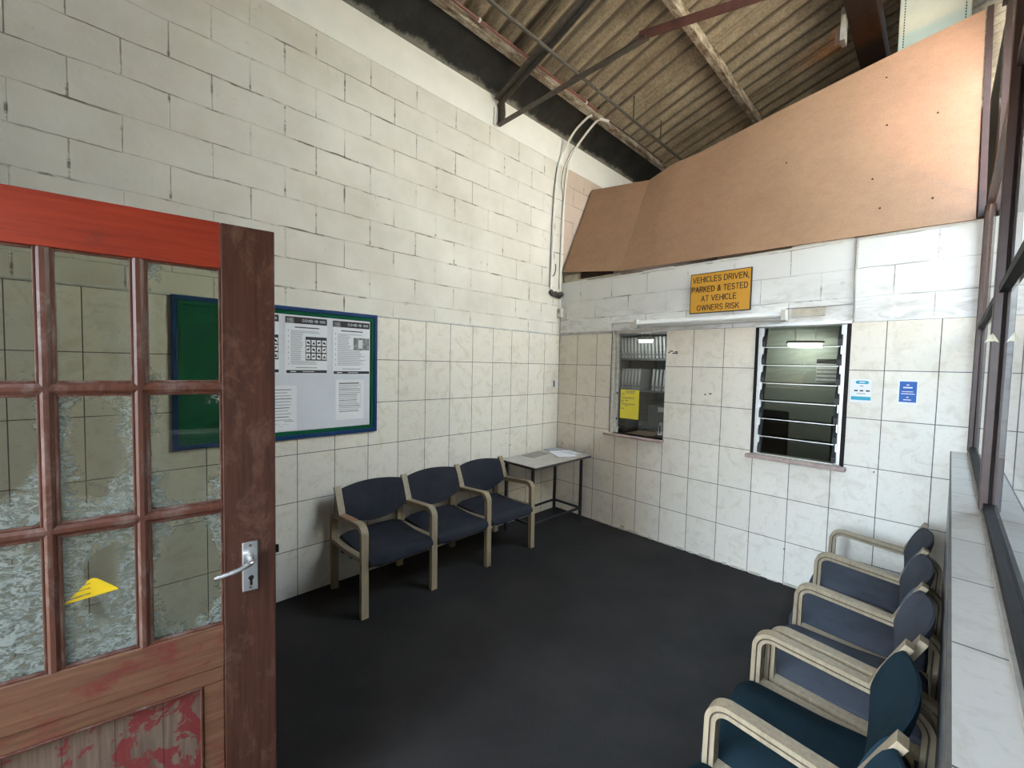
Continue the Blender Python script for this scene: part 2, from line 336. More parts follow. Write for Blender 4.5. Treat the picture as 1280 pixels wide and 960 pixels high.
# ------------------------------------------------------------------ mesh helpers
class MB:
    def __init__(s): s.v = []; s.f = []; s.mi = []; s.mats = []
    def mat(s, m):
        if m not in s.mats: s.mats.append(m)
        return s.mats.index(m)
    def add(s, vs, fs, m):
        o = len(s.v); k = s.mat(m)
        s.v += [tuple(v) for v in vs]
        for f in fs: s.f.append([i + o for i in f]); s.mi.append(k)
        return s
    def box(s, x0, x1, y0, y1, z0, z1, m, bev=0.0):
        if x0 > x1: x0, x1 = x1, x0
        if y0 > y1: y0, y1 = y1, y0
        if z0 > z1: z0, z1 = z1, z0
        vs = [(x, y, z) for x in (x0, x1) for y in (y0, y1) for z in (z0, z1)]
        fs = [(0, 1, 3, 2), (4, 6, 7, 5), (0, 4, 5, 1), (2, 3, 7, 6), (0, 2, 6, 4), (1, 5, 7, 3)]
        if bev > 0:
            b = bmesh.new(); bv = [b.verts.new(v) for v in vs]
            for f in fs: b.faces.new([bv[i] for i in f])
            bev = min(bev, 0.45 * min(x1 - x0, y1 - y0, z1 - z0))
            bmesh.ops.bevel(b, geom=list(b.edges), offset=bev, segments=2, affect='EDGES', profile=0.5)
            b.verts.index_update()
            vs = [tuple(v.co) for v in b.verts]; fs = [[v.index for v in f.verts] for f in b.faces]; b.free()
        return s.add(vs, fs, m)
    def prism(s, poly, axis, a, b, m):
        """poly in the two other axes (cyclic order), extruded from a to b along axis"""
        def P(p, t):
            return {'x': (t, p[0], p[1]), 'y': (p[0], t, p[1]), 'z': (p[0], p[1], t)}[axis]
        n = len(poly)
        vs = [P(p, a) for p in poly] + [P(p, b) for p in poly]
        fs = [list(range(n))[::-1], list(range(n, 2 * n))] + [(i, (i + 1) % n, n + (i + 1) % n, n + i) for i in range(n)]
        return s.add(vs, fs, m)
    def bar(s, p, q, w, h, m, up=(0, 0, 1), bev=0):
        p = Vector(p); q = Vector(q); d = (q - p).normalized(); u = Vector(up)
        side = d.cross(u).normalized(); u = side.cross(d).normalized()
        vs = []
        for c in (p, q):
            for a, b in ((-1, -1), (1, -1), (1, 1), (-1, 1)): vs.append(c + side * a * w / 2 + u * b * h / 2)
        return s.add(vs, [(0, 3, 2, 1), (4, 5, 6, 7), (0, 1, 5, 4), (1, 2, 6, 5), (2, 3, 7, 6), (3, 0, 4, 7)], m)
    def tube(s, pts, r, m, n=8, cap=True):
        pts = [Vector(p) for p in pts]; vs = []; fs = []
        rr = r if isinstance(r, (list, tuple)) else [r] * len(pts)
        t0 = (pts[1] - pts[0]).normalized(); ref = Vector((0, 0, 1)) if abs(t0.z) < 0.9 else Vector((1, 0, 0))
        a = t0.cross(ref).normalized()
        for i, p in enumerate(pts):
            t = (pts[min(i + 1, len(pts) - 1)] - pts[max(i - 1, 0)]).normalized()
            a = (a - t * a.dot(t)).normalized(); b = t.cross(a)
            for k in range(n):
                an = 2 * math.pi * k / n; vs.append(p + (a * math.cos(an) + b * math.sin(an)) * rr[i])
        for i in range(len(pts) - 1):
            for k in range(n): fs.append((i*n+k, i*n+(k+1) % n, (i+1)*n+(k+1) % n, (i+1)*n+k))
        if cap: fs += [list(range(n))[::-1], list(range((len(pts)-1)*n, len(pts)*n))]
        return s.add(vs, fs, m)
    def strip(s, pts, y0, y1, t, m):
        """flat strip following pts (x,z) in a vertical plane, from y0 to y1, thickness t"""
        n = len(pts); nor = []
        for i in range(n):
            a = Vector(pts[max(i-1, 0)]); b = Vector(pts[min(i+1, n-1)]); d = (b - a).normalized(); nor.append(Vector((-d.y, d.x)))
        vs = []
        for p, nn in zip(pts, nor):
            p = Vector(p); o = p + nn*t/2; i_ = p - nn*t/2
            vs += [(o.x, y0, o.y), (o.x, y1, o.y), (i_.x, y1, i_.y), (i_.x, y0, i_.y)]
        fs = [(0, 1, 2, 3)]
        for i in range(n-1):
            a = 4*i; b = a+4
            for k in range(4): fs.append((a+k, b+k, b+(k+1) % 4, a+(k+1) % 4))
        fs.append((4*n-1, 4*n-2, 4*n-3, 4*n-4))
        return s.add(vs, fs, m)
    def xform(s, fn, start=0):
        for i in range(start, len(s.v)): s.v[i] = tuple(fn(*s.v[i]))
        return s
    def build(s, name, parent=None, smooth=None, loc=None):
        me = bpy.data.meshes.new(name); me.from_pydata(s.v, [], s.f)
        for m in s.mats: me.materials.append(m)
        me.polygons.foreach_set('material_index', s.mi)
        b = bmesh.new(); b.from_mesh(me); bmesh.ops.recalc_face_normals(b, faces=b.faces); b.to_mesh(me); b.free()
        if smooth:
            me.polygons.foreach_set('use_smooth', [True]*len(me.polygons)); me.set_sharp_from_angle(angle=R(smooth))
        me.update()
        o = bpy.data.objects.new(name, me); COL.objects.link(o)
        if parent is not None: o.parent = parent
        if loc is not None: o.location = loc
        return o
def fillet(pts, rads, seg=8):
    out = [Vector(pts[0])]
    for i in range(1, len(pts)-1):
        p, c, q = Vector(pts[i-1]), Vector(pts[i]), Vector(pts[i+1]); r = rads[i-1]
        a = (p-c).normalized(); b = (q-c).normalized(); ang = a.angle(b); d = r/math.tan(ang/2)
        s0 = c+a*d; s1 = c+b*d; cen = c+(a+b).normalized()*(r/math.sin(ang/2))
        v0 = s0-cen; v1 = s1-cen; tot = v0.angle(v1)
        for k in range(seg+1):
            f = k/seg
            v = (v0*math.sin((1-f)*tot)+v1*math.sin(f*tot))/math.sin(tot)
            out.append(cen+v)
    out.append(Vector(pts[-1])); return [tuple(v) for v in out]
def smooth_path(pts, n=8):
    P = [Vector(p) for p in pts]; out = []
    for i in range(len(P)-1):
        a, b, c, d = P[max(i-1, 0)], P[i], P[i+1], P[min(i+2, len(P)-1)]
        for k in range(n):
            t = k/n
            out.append(0.5*((2*b)+(-a+c)*t+(2*a-5*b+4*c-d)*t*t+(-a+3*b-3*c+d)*t**3))
    out.append(P[-1]); return out
def tag(o, label=None, cat=None, group=None, kind=None):
    if label: o['label'] = label
    if cat: o['category'] = cat
    if group: o['group'] = group
    if kind: o['kind'] = kind
    return o
def thing(name, label, cat, loc=(0, 0, 0), rz=0.0, group=None, kind=None):
    o = bpy.data.objects.new(name, None); COL.objects.link(o); o.empty_display_size = 0.1
    o.location = loc; o.rotation_euler = (0, 0, rz); return tag(o, label, cat, group, kind)
def struct(mb, name, label, cat='wall', parent=None, smooth=None):
    o = mb.build(name, parent, smooth)
    return tag(o, label, cat, None, 'structure')

def arc(cx, cy, rx_, ry_, a0, a1, n=9):
    return [(cx+rx_*math.cos(R(a0+(a1-a0)*i/n)), cy+ry_*math.sin(R(a0+(a1-a0)*i/n))) for i in range(n+1)]
GL = {'V': (0.72, [[(0, 1), (0.36, 0), (0.72, 1)]]), 'E': (0.58, [[(0.58, 1), (0, 1), (0, 0), (0.58, 0)], [(0, 0.52), (0.52, 0.52)]]),
      'H': (0.62, [[(0, 0), (0, 1)], [(0.62, 0), (0.62, 1)], [(0, 0.52), (0.62, 0.52)]]), 'I': (0.0, [[(0, 0), (0, 1)]]),
      'C': (0.66, [arc(0.35, 0.5, 0.35, 0.5, 40, 320, 14)]), 'L': (0.5, [[(0, 1), (0, 0), (0.5, 0)]]),
      'S': (0.58, [arc(0.29, 0.74, 0.27, 0.26, 25, 270, 9)+arc(0.29, 0.24, 0.29, 0.24, 90, -155, 9)]),
      'D': (0.64, [[(0, 0), (0, 1), (0.26, 1)]+arc(0.26, 0.5, 0.38, 0.5, 90, -90, 10)+[(0, 0)]]),
      'R': (0.62, [[(0, 0), (0, 1), (0.34, 1)]+arc(0.34, 0.76, 0.26, 0.24, 90, -90, 8)+[(0, 0.52)], [(0.32, 0.52), (0.60, 0)]]),
      'P': (0.6, [[(0, 0), (0, 1), (0.34, 1)]+arc(0.34, 0.74, 0.26, 0.26, 90, -90, 8)+[(0, 0.48)]]),
      'N': (0.62, [[(0, 0), (0, 1), (0.62, 0), (0.62, 1)]]), ',': (0.05, [[(0.05, 0.06), (0.05, -0.02), (0.0, -0.18)]]),
      'A': (0.72, [[(0, 0), (0.36, 1), (0.72, 0)], [(0.13, 0.33), (0.59, 0.33)]]), 'K': (0.62, [[(0, 0), (0, 1)], [(0.58, 1), (0, 0.38)], [(0.2, 0.58), (0.62, 0)]]),
      'T': (0.62, [[(0, 1), (0.62, 1)], [(0.31, 1), (0.31, 0)]]), 'O': (0.74, [arc(0.37, 0.5, 0.37, 0.5, 0, 360, 18)]),
      'W': (1.0, [[(0, 1), (0.25, 0), (0.5, 1), (0.75, 0), (1.0, 1)]]), '-': (0.3, [[(0, 0.42), (0.3, 0.42)]]), '1': (0.25, [[(0, 0.8), (0.22, 1), (0.22, 0)]]),
      '9': (0.56, [arc(0.28, 0.7, 0.28, 0.3, 0, 360, 12), [(0.56, 0.7), (0.5, 0.25), (0.3, 0.0), (0.05, 0.05)]]),
      '&': (0.66, [[(0.66, 0), (0.18, 0.66)]+arc(0.33, 0.80, 0.18, 0.2, 200, -20, 8)+[(0.42, 0.62), (0.12, 0.42)]+arc(0.24, 0.22, 0.24, 0.22, 140, 330, 8)+[(0.64, 0.46)]])}
def put_strokes(mb, body, u0, u1, v0, v1, fn, m, weight=0.15, gap=0.27):
    x = 0.0; S_ = []
    for ch in body:
        if ch == ' ': x += 0.42; continue
        w_, st_ = GL[ch]
        S_ += [[(x+p[0], p[1]) for p in s] for s in st_]; x += w_+gap
    tot = x-gap; sx = (u1-u0)/tot; sy = v1-v0; hw = weight*sy/2
    for s in S_:
        P_ = [(u0+p[0]*sx, v0+p[1]*sy) for p in s]
        for a, b in zip(P_[:-1], P_[1:]):
            dx, dy = b[0]-a[0], b[1]-a[1]; l = math.hypot(dx, dy) or 1e-6; nx_, ny_ = -dy/l*hw, dx/l*hw; ex, ey = dx/l*hw*0.7, dy/l*hw*0.7
            mb.add([fn(a[0]+nx_-ex, a[1]+ny_-ey), fn(a[0]-nx_-ex, a[1]-ny_-ey), fn(b[0]-nx_+ex, b[1]-ny_+ey), fn(b[0]+nx_+ex, b[1]+ny_+ey)], [(0, 1, 2, 3)], m)

# ------------------------------------------------------------------ room constants
TW, TH = 0.25, 0.3275
TOP = 6*TH                                    # top of the tiling
def rx(x, y): return x + 0.0145*y             # the window side runs slightly askew
YF = -4.15                                    # wall behind the camera
OFT = 2.5
WT = 2.535                                    # top of the end wall

# floor
mb = MB(); mb.box(-0.1, 3.5, YF-0.2, 0.12, -0.1, 0.0, M['carpet'])
struct(mb, 'floor', 'dark charcoal carpet floor of the waiting room', 'floor')

# left wall
mb = MB()
mb.box(-0.22, 0, YF-0.2, 0.035, 0, 3.83, M['block_left'])
mb.box(-0.22, 0, 0.035, 4.6, 0, 3.83, M['block_bounce'])
mb.box(-0.22, 0.004, YF-0.2, 4.6, 3.83, 4.12, M['band'])
wl = struct(mb, 'wall_left', 'long white painted block wall with cream tiles below')
mb = MB(); mb.box(0.0005, 0.008, YF, 0, 0.0, TOP, M['tile_left'])
mb.build('tiling', wl)
mb = MB(); mb.box(0.0005, 0.014, YF, 0, TOP, TOP+0.014, M['white_dirty'], 0.003)
struct(mb, 'trim_1', 'thin white strip capping the tiles of the long wall', 'trim')

# end wall with two window openings
W1 = (0.690, 1.266, 0.955, 1.985)
W2 = (1.998, 2.575, 0.962, 1.975)
def holed(mb, y0, y1, z0, z1, x0, x1, m):
    xs = sorted({x0, x1, W1[0], W1[1], W2[0], W2[1]}); zs = sorted({z0, z1} | {z for w in (W1, W2) for z in w[2:] if z0 < z < z1})
    for i in range(len(xs)-1):
        for j in range(len(zs)-1):
            cx = (xs[i]+xs[i+1])/2; cz = (zs[j]+zs[j+1])/2
            if any(w[0] < cx < w[1] and w[2] < cz < w[3] for w in (W1, W2)): continue
            mb.box(xs[i], xs[i+1], y0, y1, zs[j], zs[j+1], m)
mb = MB(); holed(mb, 0.008, 0.12, 0, WT, 0.0, 3.3, M['block_back'])
# uneven top course
for x, w, h in ((0.0, 0.34, 0.012), (1.0, 0.3, 0.01), (2.2, 0.36, 0.014)):
    mb.box(x, x+w, 0.009, 0.115, WT-0.002, WT+h, M['block_back'], 0.004)
wb = struct(mb, 'wall_back', 'white painted block end wall with cream tiles and two windows')
mb = MB(); holed(mb, 0.0, 0.0078, 0, TOP, 0.0, 3.22, M['tile_back'])
mb.build('tiling', wb)
# ragged grey mortar line at the foot of the tiles
mb = MB()
x = 0.55
while x < 3.0:
    w = random.uniform(0.03, 0.12)
    mb.box(x, x+w, -0.006-random.random()*0.006, 0.0, 0, random.uniform(0.006, 0.022), M['plaster'], 0.002); x += w+random.uniform(0, 0.05)
mb.box(0.862, 0.905, -0.004, 0.0, 0, 0.045, M['plaster'], 0.004)
mb.build('mortar_fillet', wb)
mb = MB(); mb.box(2.225, 2.43, -0.002, 0.007, 2.022, 2.085, M['plaster'], 0.002); mb.build('bare_plaster_patch', wb)
mb = MB()
for a in ((1.285, 0.018, 1.760), (1.300, 0.03, 1.772), (1.325, 0.05, 1.752), (1.345, 0.03, 1.765), (1.62, 0.015, 1.40), (1.66, 0.02, 1.408)):
    mb.box(a[0], a[0]+a[1], -0.0007, 0, a[2], a[2]+0.010, M['ink'])
mb.build('scribble', wb)

# right low wall with tiled ledge
mb = MB()
LZ = 1.158
def skew(poly_x, y0, y1, z0, z1, m, mb):
    vs = [(rx(x, y), y, z) for x in poly_x for y in (y0, y1) for z in (z0, z1)]
    mb.add(vs, [(0, 1, 3, 2), (4, 6, 7, 5), (0, 4, 5, 1), (2, 3, 7, 6), (0, 2, 6, 4), (1, 5, 7, 3)], m)
skew((3.089, 3.30), YF, 0, 0, LZ-0.008, M['grey_face'], mb)
wr = struct(mb, 'wall_right', 'low wall under the long window with a tiled ledge')
mb = MB(); skew((3.088, 3.152), YF, 0, LZ-0.008, LZ, M['tile_ledge'], mb); mb.build('ledge_tiling', wr)
mb = MB(); skew((3.083, 3.0895), YF, 0, LZ-0.03, LZ-0.001, M['steel_dark'], mb); mb.build('edge_strip', wr)
mb = MB(); skew((3.152, 3.20), YF, 0, LZ-0.008, LZ+0.016, M['sill_grey'], mb); mb.build('window_sill', wr)

# front wall (behind the camera) with the doorway, dark finish added to cut bounce
DX0, DX1, DZ = 1.36, 3.08, 2.40
mb = MB()
mb.box(0, DX0, YF-0.2, YF, 0, 4.24, M['dark_timber']); mb.box(DX1, 3.3, YF-0.2, YF, 0, 4.95, M['dark_timber'])
mb.box(DX0, DX1, YF-0.2, YF, DZ, 4.6, M['dark_timber'])
struct(mb, 'wall_front', 'wall behind the camera with the doorway, darkened to cut bounce')

# roof: corrugated fibre cement sheets rising to the right
RS, RZ0 = 0.30, 4.24
def roof_z(x): return RZ0+RS*x
mb = MB(); vs = []; fs = []
pit = 0.177; ny = int(10.2/pit*10); xs = (-0.35, 3.6)
for layer in (0, 0.009):
    for x in xs:
        for i in range(ny+1):
            y = -5.4+i*pit/10
            vs.append((x, y, roof_z(x)+0.030*math.sin(2*math.pi*i/10)+layer+0.012))
n1 = ny+1
for i in range(ny):
    fs.append((i, i+1, n1+i+1, n1+i)); fs.append((2*n1+i, 3*n1+i, 3*n1+i+1, 2*n1+i+1))
for a, b in ((0, 2*n1), (n1, 3*n1)):
    for i in range(ny): fs.append((a+i, b+i, b+i+1, a+i+1))
mb.add(vs, fs, M['asbestos'])
struct(mb, 'ceiling', 'corrugated grey fibre cement roof sheets', 'roof', smooth=40)
# lapped sheet edges
for k, y in enumerate((-2.35, -1.1, 0.42, 1.5)):
    mb = MB(); ptsx = []
    mb.bar((0.1, y, roof_z(0.1)-0.022), (3.5, y, roof_z(3.5)-0.022), 0.045, 0.008, M['asbestos'])
    struct(mb, 'trim_%d' % (k+4), 'lapped edge of the corrugated roof sheets', 'trim')
# shed beyond the end wall
mb = MB(); mb.box(-0.2, 3.6, 4.6, 4.75, 0, 5.4, M['block_bounce'])
struct(mb, 'wall_far', 'distant gable wall of the shed beyond the office')
mb = MB(); mb.box(3.3, 3.42, 0.50, 4.6, OFT, 5.15, M['pale_grey']); mb.box(3.3, 3.42, 0.13, 4.6, 0, OFT, M['dark_timber'])
struct(mb, 'wall_side', 'dark side wall of the shed beyond the office')

# ------------------------------------------------------------------ roof steelwork
mb = MB(); mb.prism([(0.0, 4.115), (0.285, 4.305), (0.285, 4.325), (0.0, 4.30)], 'y', YF, 4.5, M['beam'])
tag(mb.build('eaves_beam'), 'wide black steel beam along the top of the long white wall', 'beam')
mb = MB(); mb.box(0.287, 0.352, YF, 4.5, 4.262, 4.318, M['timber'], 0.006)
tag(mb.build('wall_plate'), 'peeling whitewashed timber plate along the black eaves beam', 'timber')
mb = MB(); mb.box(1.335, 1.395, YF, 4.5, 4.535, 4.635, M['timber'], 0.004)
tag(mb.build('roof_purlin'), 'flaking pale timber purlin across the middle of the corrugated roof', 'purlin')
mb = MB(); mb.box(2.30, 2.50, YF, 4.5, 4.72, 4.925, M['dark_timber'], 0.006)
tag(mb.build('roof_purlin'), 'dark brown deep timber purlin near the green column', 'purlin')
# thin pipe under the sheets
mb = MB(); mb.tube([(0.665, YF, 4.195), (0.665, 1.6, 4.195)], 0.0135, M['steel_dark'], 10)
pp = tag(mb.build('steel_pipe', smooth=40), 'thin grey steel pipe hung under the roof, parallel to the black beam', 'pipe')
for y in (-2.6, -1.9, 0.3, 0.9):
    mb = MB(); mb.box(0.660, 0.670, y, y+0.012, 4.2, roof_z(0.665), M['steel_dark']); mb.build('hanger', pp)
# red conduit along the plate
mb = MB(); mb.tube(smooth_path([(0.392, YF, 4.288), (0.392, -2, 4.288), (0.392, -0.2, 4.288), (0.40, 0.05, 4.285)], 6), 0.010, M['conduit_red'], 8)
rc = tag(mb.build('red_conduit', smooth=40), 'dull red electrical conduit along the upper edge of the timber plate', 'conduit')
for y in (-1.55, -0.15):
    mb = MB(); mb.tube([(0.392, y-0.008, 4.288), (0.392, y+0.008, 4.288)], 0.0155, M['cable'], 10); mb.build('saddle', rc, 40)

# truss
TY = -1.0
tr = thing('roof_truss', 'dusty steel roof truss bracketed to the long white wall', 'truss', (0.0, TY, 3.83))
def rel(mb): return mb.xform(lambda x, y, z: (x, y-TY, z-3.83))
mb = MB(); mb.bar((0.03, TY, 4.045), (2.0, TY, 4.045+0.333*1.97), 0.010, 0.06, M['steel_dark']); mb.bar((0.03, TY-0.03, 4.045+0.028), (2.0, TY-0.03, 4.045+0.333*1.97+0.028), 0.07, 0.008, M['steel_dark'])
rel(mb).build('rafter', tr)
mb = MB(); mb.bar((0.012, TY, 3.862), (1.52, TY, 3.862), 0.055, 0.008, M['steel_dark']); mb.bar((0.012, TY+0.024, 3.88), (1.52, TY+0.024, 3.88), 0.008, 0.04, M['steel_dark'])
rel(mb).build('tie', tr)
mb = MB(); mb.prism([(0.006, 3.858), (0.10, 3.858), (0.115, 3.93), (0.10, 4.06), (0.15, 4.10), (0.006, 4.06)], 'y', TY-0.004, TY+0.004, M['steel_dark'])
rel(mb).build('gusset_plate', tr)
mb = MB(); mb.box(0.004, 0.022, TY-0.05, TY-0.006, 3.85, 4.02, M['band'], 0.006); rel(mb).build('plaster_surround', tr)
# reddish angle iron
mb = MB()
p, q = (1.47, -1.02, 3.885), (3.12, -0.46, 3.885)
mb.bar(p, q, 0.008, 0.062, M['steel_red'])
mb.bar((p[0]-0.012, p[1]+0.036, p[2]+0.03), (q[0]-0.012, q[1]+0.036, q[2]+0.03), 0.07, 0.007, M['steel_red'])
tag(mb.build('angle_iron'), 'red oxide angle iron crossing under the pale purlin', 'angle iron')
# green column and cleat beyond the board
mb = MB(); mb.box(2.635, 3.052, 1.15, 1.45, 2.56, 5.02, M['green_steel'], 0.008)
gc = tag(mb.build('steel_column'), 'pale green steel column rising behind the brown board', 'column')
mb = MB()
for k in range(60):
    z = 3.9+k*0.022
    mb.box(2.665, 2.672, 1.1485, 1.151, z, z+0.012, M['frame_black'])
    mb.box(3.018, 3.025, 1.1485, 1.151, z, z+0.012, M['frame_black'])
mb.build('perforation', gc)
mb = MB(); mb.box(2.262, 2.298, 0.98, 1.10, 4.52, 4.80, M['sill_grey'], 0.003); mb.box(2.21, 2.262, 1.085, 1.10, 4.56, 4.70, M['sill_red'], 0.003)
tag(mb.build('purlin_cleat'), 'small pale cleat at the end of the dark purlin, just above the brown board', 'bracket')

# ------------------------------------------------------------------ brown bulkhead boards leaning back over the office
def board_pt(x, s):
    """s = 0 at the bottom edge, 1 at the top edge"""
    zb = 2.673-0.095*min(1, x/0.754) if x < 0.754 else 2.578-0.045*(x-0.754)/2.36
    if x < 0.754:
        y1 = 0.50+0.055*x; z1 = 3.722-0.085*x/0.754
    else:
        f = (x-0.754)/2.366
        y1 = 0.54+0.30*f; z1 = 3.640+0.575*f
        kick = max(0, 1-abs(f-0.10)/0.10)*0.035
        z1 += kick+0.10*f*(1-f)
    yb = -0.006 if x < 0.75 else -0.004
    return Vector((x, yb+(y1-yb)*s, zb+(z1-zb)*s))
def board(xa, xb, nx, name, label):
    mb = MB(); vs = []; ns = 8
    for lay in (0, 0.006):
        for i in range(nx+1):
            for j in range(ns+1):
                p = board_pt(xa+(xb-xa)*i/nx, j/ns); vs.append((p.x, p.y+lay, p.z-lay*0.4))
    W = ns+1; O = (nx+1)*W; fs = []
    for i in range(nx):
        for j in range(ns):
            a = i*W+j; fs.append((a, a+1, a+W+1, a+W)); fs.append((O+a, O+a+W, O+a+W+1, O+a+1))
    for i in range(nx):
        for j in (0, ns): a = i*W+j; fs.append((a, a+W, O+a+W, O+a))
    for j in range(ns):
        for i in (0, nx): a = i*W+j; fs.append((a, O+a, O+a+1, a+1))
    mb.add(vs, fs, M['hardboard'])
    return tag(mb.build(name, smooth=30), label, 'board')
board(0.030, 0.748, 6, 'bulkhead_board', 'small brown hardboard panel leaning back beside the long white wall')
bb = board(0.755, 3.118, 24, 'bulkhead_board', 'large brown hardboard panel leaning back above the office windows')
a_, b_ = board_pt(3.118, 0.0), board_pt(3.118, 1.0)
mb = MB(); mb.bar((3.141, a_.y+0.012, a_.z), (3.141, b_.y+0.012, b_.z), 0.040, 0.03, M['dark_timber'], up=(1, 0, 0))  # dark bar set in the dark gap right of the large board
tag(mb.build('edge_dark_strip'), 'dark brown leaning strip along the right edge of the large brown board', 'batten')
for x, s in ((2.05, 0.55), (2.62, 0.86), (2.66, 0.56), (2.62, 0.28), (2.92, 0.53), (2.93, 0.12), (2.68, 0.12)):
    p = board_pt(x, s); mb = MB(); mb.tube([(p.x, p.y-0.003, p.z+0.001), (p.x, p.y+0.004, p.z-0.001)], 0.006, M['frame_black'], 8); mb.build('screw_head', bb)
mb = MB(); mb.box(0.05, 0.75, 0.03, 0.10, 2.545, 2.57, M['plaster'], 0.01); mb.box(0.012, 0.22, 0.04, 0.09, 2.55, 2.64, M['plaster'], 0.015); mb.box(0.22, 0.62, 0.07, 0.1, 2.55, 2.655, M['dark_timber'], 0.01)
tag(mb.build('packing_rubble'), 'crumbling mortar in the gap under the small brown panel', 'rubble')

# ------------------------------------------------------------------ right-hand steel window
w3 = thing('window_3', 'long brown steel framed window above the ledge', 'window', (3.165, 0, LZ), 0, None, 'structure')
def r3(mb): return mb.xform(lambda x, y, z: (x-3.165, y, z-LZ))
Z0 = LZ+0.016
def post(yc, wx0, wx1, wy, z1, name='mullion'):
    mb = MB(); x0 = rx(wx0, yc); x1 = rx(wx1, yc); xm = x0+(x1-x0)*0.62
    mb.box(x0, xm, yc-wy/2, yc+wy/2, Z0, z1, M['frame_brown'], 0.003)
    mb.box(xm, x1, yc-wy/2+0.006, yc+wy/2-0.006, Z0, z1, M['frame_black'], 0.002)
    r3(mb).build(name, w3)
post(-0.018, 3.150, 3.186, 0.034, 2.60)
post(-1.555, 3.148, 3.184, 0.042, 5.05)
post(-3.08, 3.154, 3.192, 0.045, 5.05)
for (ya, yb) in ((-0.036, -1.53), (-1.58, -3.055), (-3.105, YF)):
    for z, h in ((Z0+0.012, 0.024), (1.905, 0.026), (2.62, 0.04), (3.7, 0.03), (4.9, 0.05)):
        mb = MB(); xa = rx(3.163, ya); xb = rx(3.163, yb)
        mb.bar((xa+0.006, ya, z), (xb+0.006, yb, z), 0.022, h, M['frame_brown'] if h > 0.03 else M['frame_black'])
        r3(mb).build('transom' if z > 1.5 else 'bottom_rail', w3)
    zz = (Z0+0.024, 1.892, 1.918, 2.60, 2.64, 3.685, 3.715, 4.875)
    for k in range(0, 8, 2):
        mb = MB(); t = 0.004; xa = rx(3.173, ya); xb = rx(3.173, yb)
        vs = [(xa, ya, zz[k]), (xb, yb, zz[k]), (xb, yb, zz[k+1]), (xa, ya, zz[k+1])]
        mb.add(vs+[(v[0]+t, v[1], v[2]) for v in vs], [(0, 1, 2, 3), (7, 6, 5, 4), (0, 4, 5, 1), (1, 5, 6, 2), (2, 6, 7, 3), (3, 7, 4, 0)], M['glass'])
        r3(mb).build('pane', w3)
# little cream winged thing stuck on the post
mt = thing('moth', 'small cream moth resting on the dark window post', 'moth', (rx(3.150, -1.58), -1.581, 1.742))
mb = MB()
for s in (-1, 1):
    mb.add([(0, -0.001, 0.016), (s*0.004, -0.005, 0.014), (s*0.016, -0.003, -0.012), (s*0.006, -0.005, -0.007), (0, -0.006, -0.008)], [(0, 1, 4), (1, 2, 3), (1, 3, 4)], M['moth'])
    mb.add([(0, 0.0, 0.016), (s*0.004, -0.001, 0.014), (s*0.016, 0.0, -0.012), (s*0.006, 0.0, -0.007), (0, 0.0, -0.008)], [(0, 4, 1), (1, 3, 2), (1, 4, 3)], M['moth'])
mb.build('wing', mt)
mb = MB(); mb.tube([(0, -0.004, 0.018), (0, -0.006, 0.005), (0, -0.005, -0.009)], [0.001, 0.003, 0.001], M['moth'], 8); mb.build('body', mt, 40)

# ------------------------------------------------------------------ service window
w1 = thing('window_1', 'small service window with a white frame and reddish sill', 'window', ((W1[0]+W1[1])/2, 0.0, W1[2]), 0, None, 'structure')
ox, oz = (W1[0]+W1[1])/2, W1[2]
def r1(mb): return mb.xform(lambda x, y, z: (x-ox, y, z-oz))
mb = MB(); mb.box(W1[0]+0.004, W1[0]+0.030, 0.0, 0.10, W1[2], W1[3], M['frame_white'], 0.003)
mb.box(W1[0]+0.034, W1[0]+0.062, 0.03, 0.075, W1[2]+0.004, W1[3]-0.028, M['frame_white'], 0.003)
mb.box(W1[0]+0.03, W1[1], 0.02, 0.09, W1[3]-0.028, W1[3], M['frame_white'], 0.003)
mb.box(W1[1]-0.012, W1[1], 0.035, 0.07, W1[2], W1[3]-0.03, M['frame_black'], 0.002)
mb.box(W1[0]+0.0005, W1[0]+0.004, -0.003, 0.1, W1[2], W1[3], M['frame_black'])  # dark strip put in for the shadow line beside the frame
r1(mb).build('window_frame', w1)
mb = MB(); mb.box(W1[0]+0.062, W1[1]-0.013, 0.050, 0.054, W1[2]+0.07, W1[3]-0.03, M['glass_office']); r1(mb).build('pane', w1)
mb = MB(); mb.box(W1[0]-0.035, W1[1]+0.012, -0.058, 0.12, W1[2]-0.022, W1[2], M['sill_red'], 0.006)
mb.box(W1[0]-0.06, W1[0]+0.05, -0.03, 0.0, W1[2]-0.012, W1[2]+0.004, M['plaster'], 0.006)
r1(mb).build('window_sill', w1)
mb = MB()
for z in (1.10, 1.36): mb.box(W1[0]+0.061, W1[0]+0.071, 0.022, 0.031, z-0.012, z+0.012, M['frame_black'], 0.002)
r1(mb).build('hinge', w1)

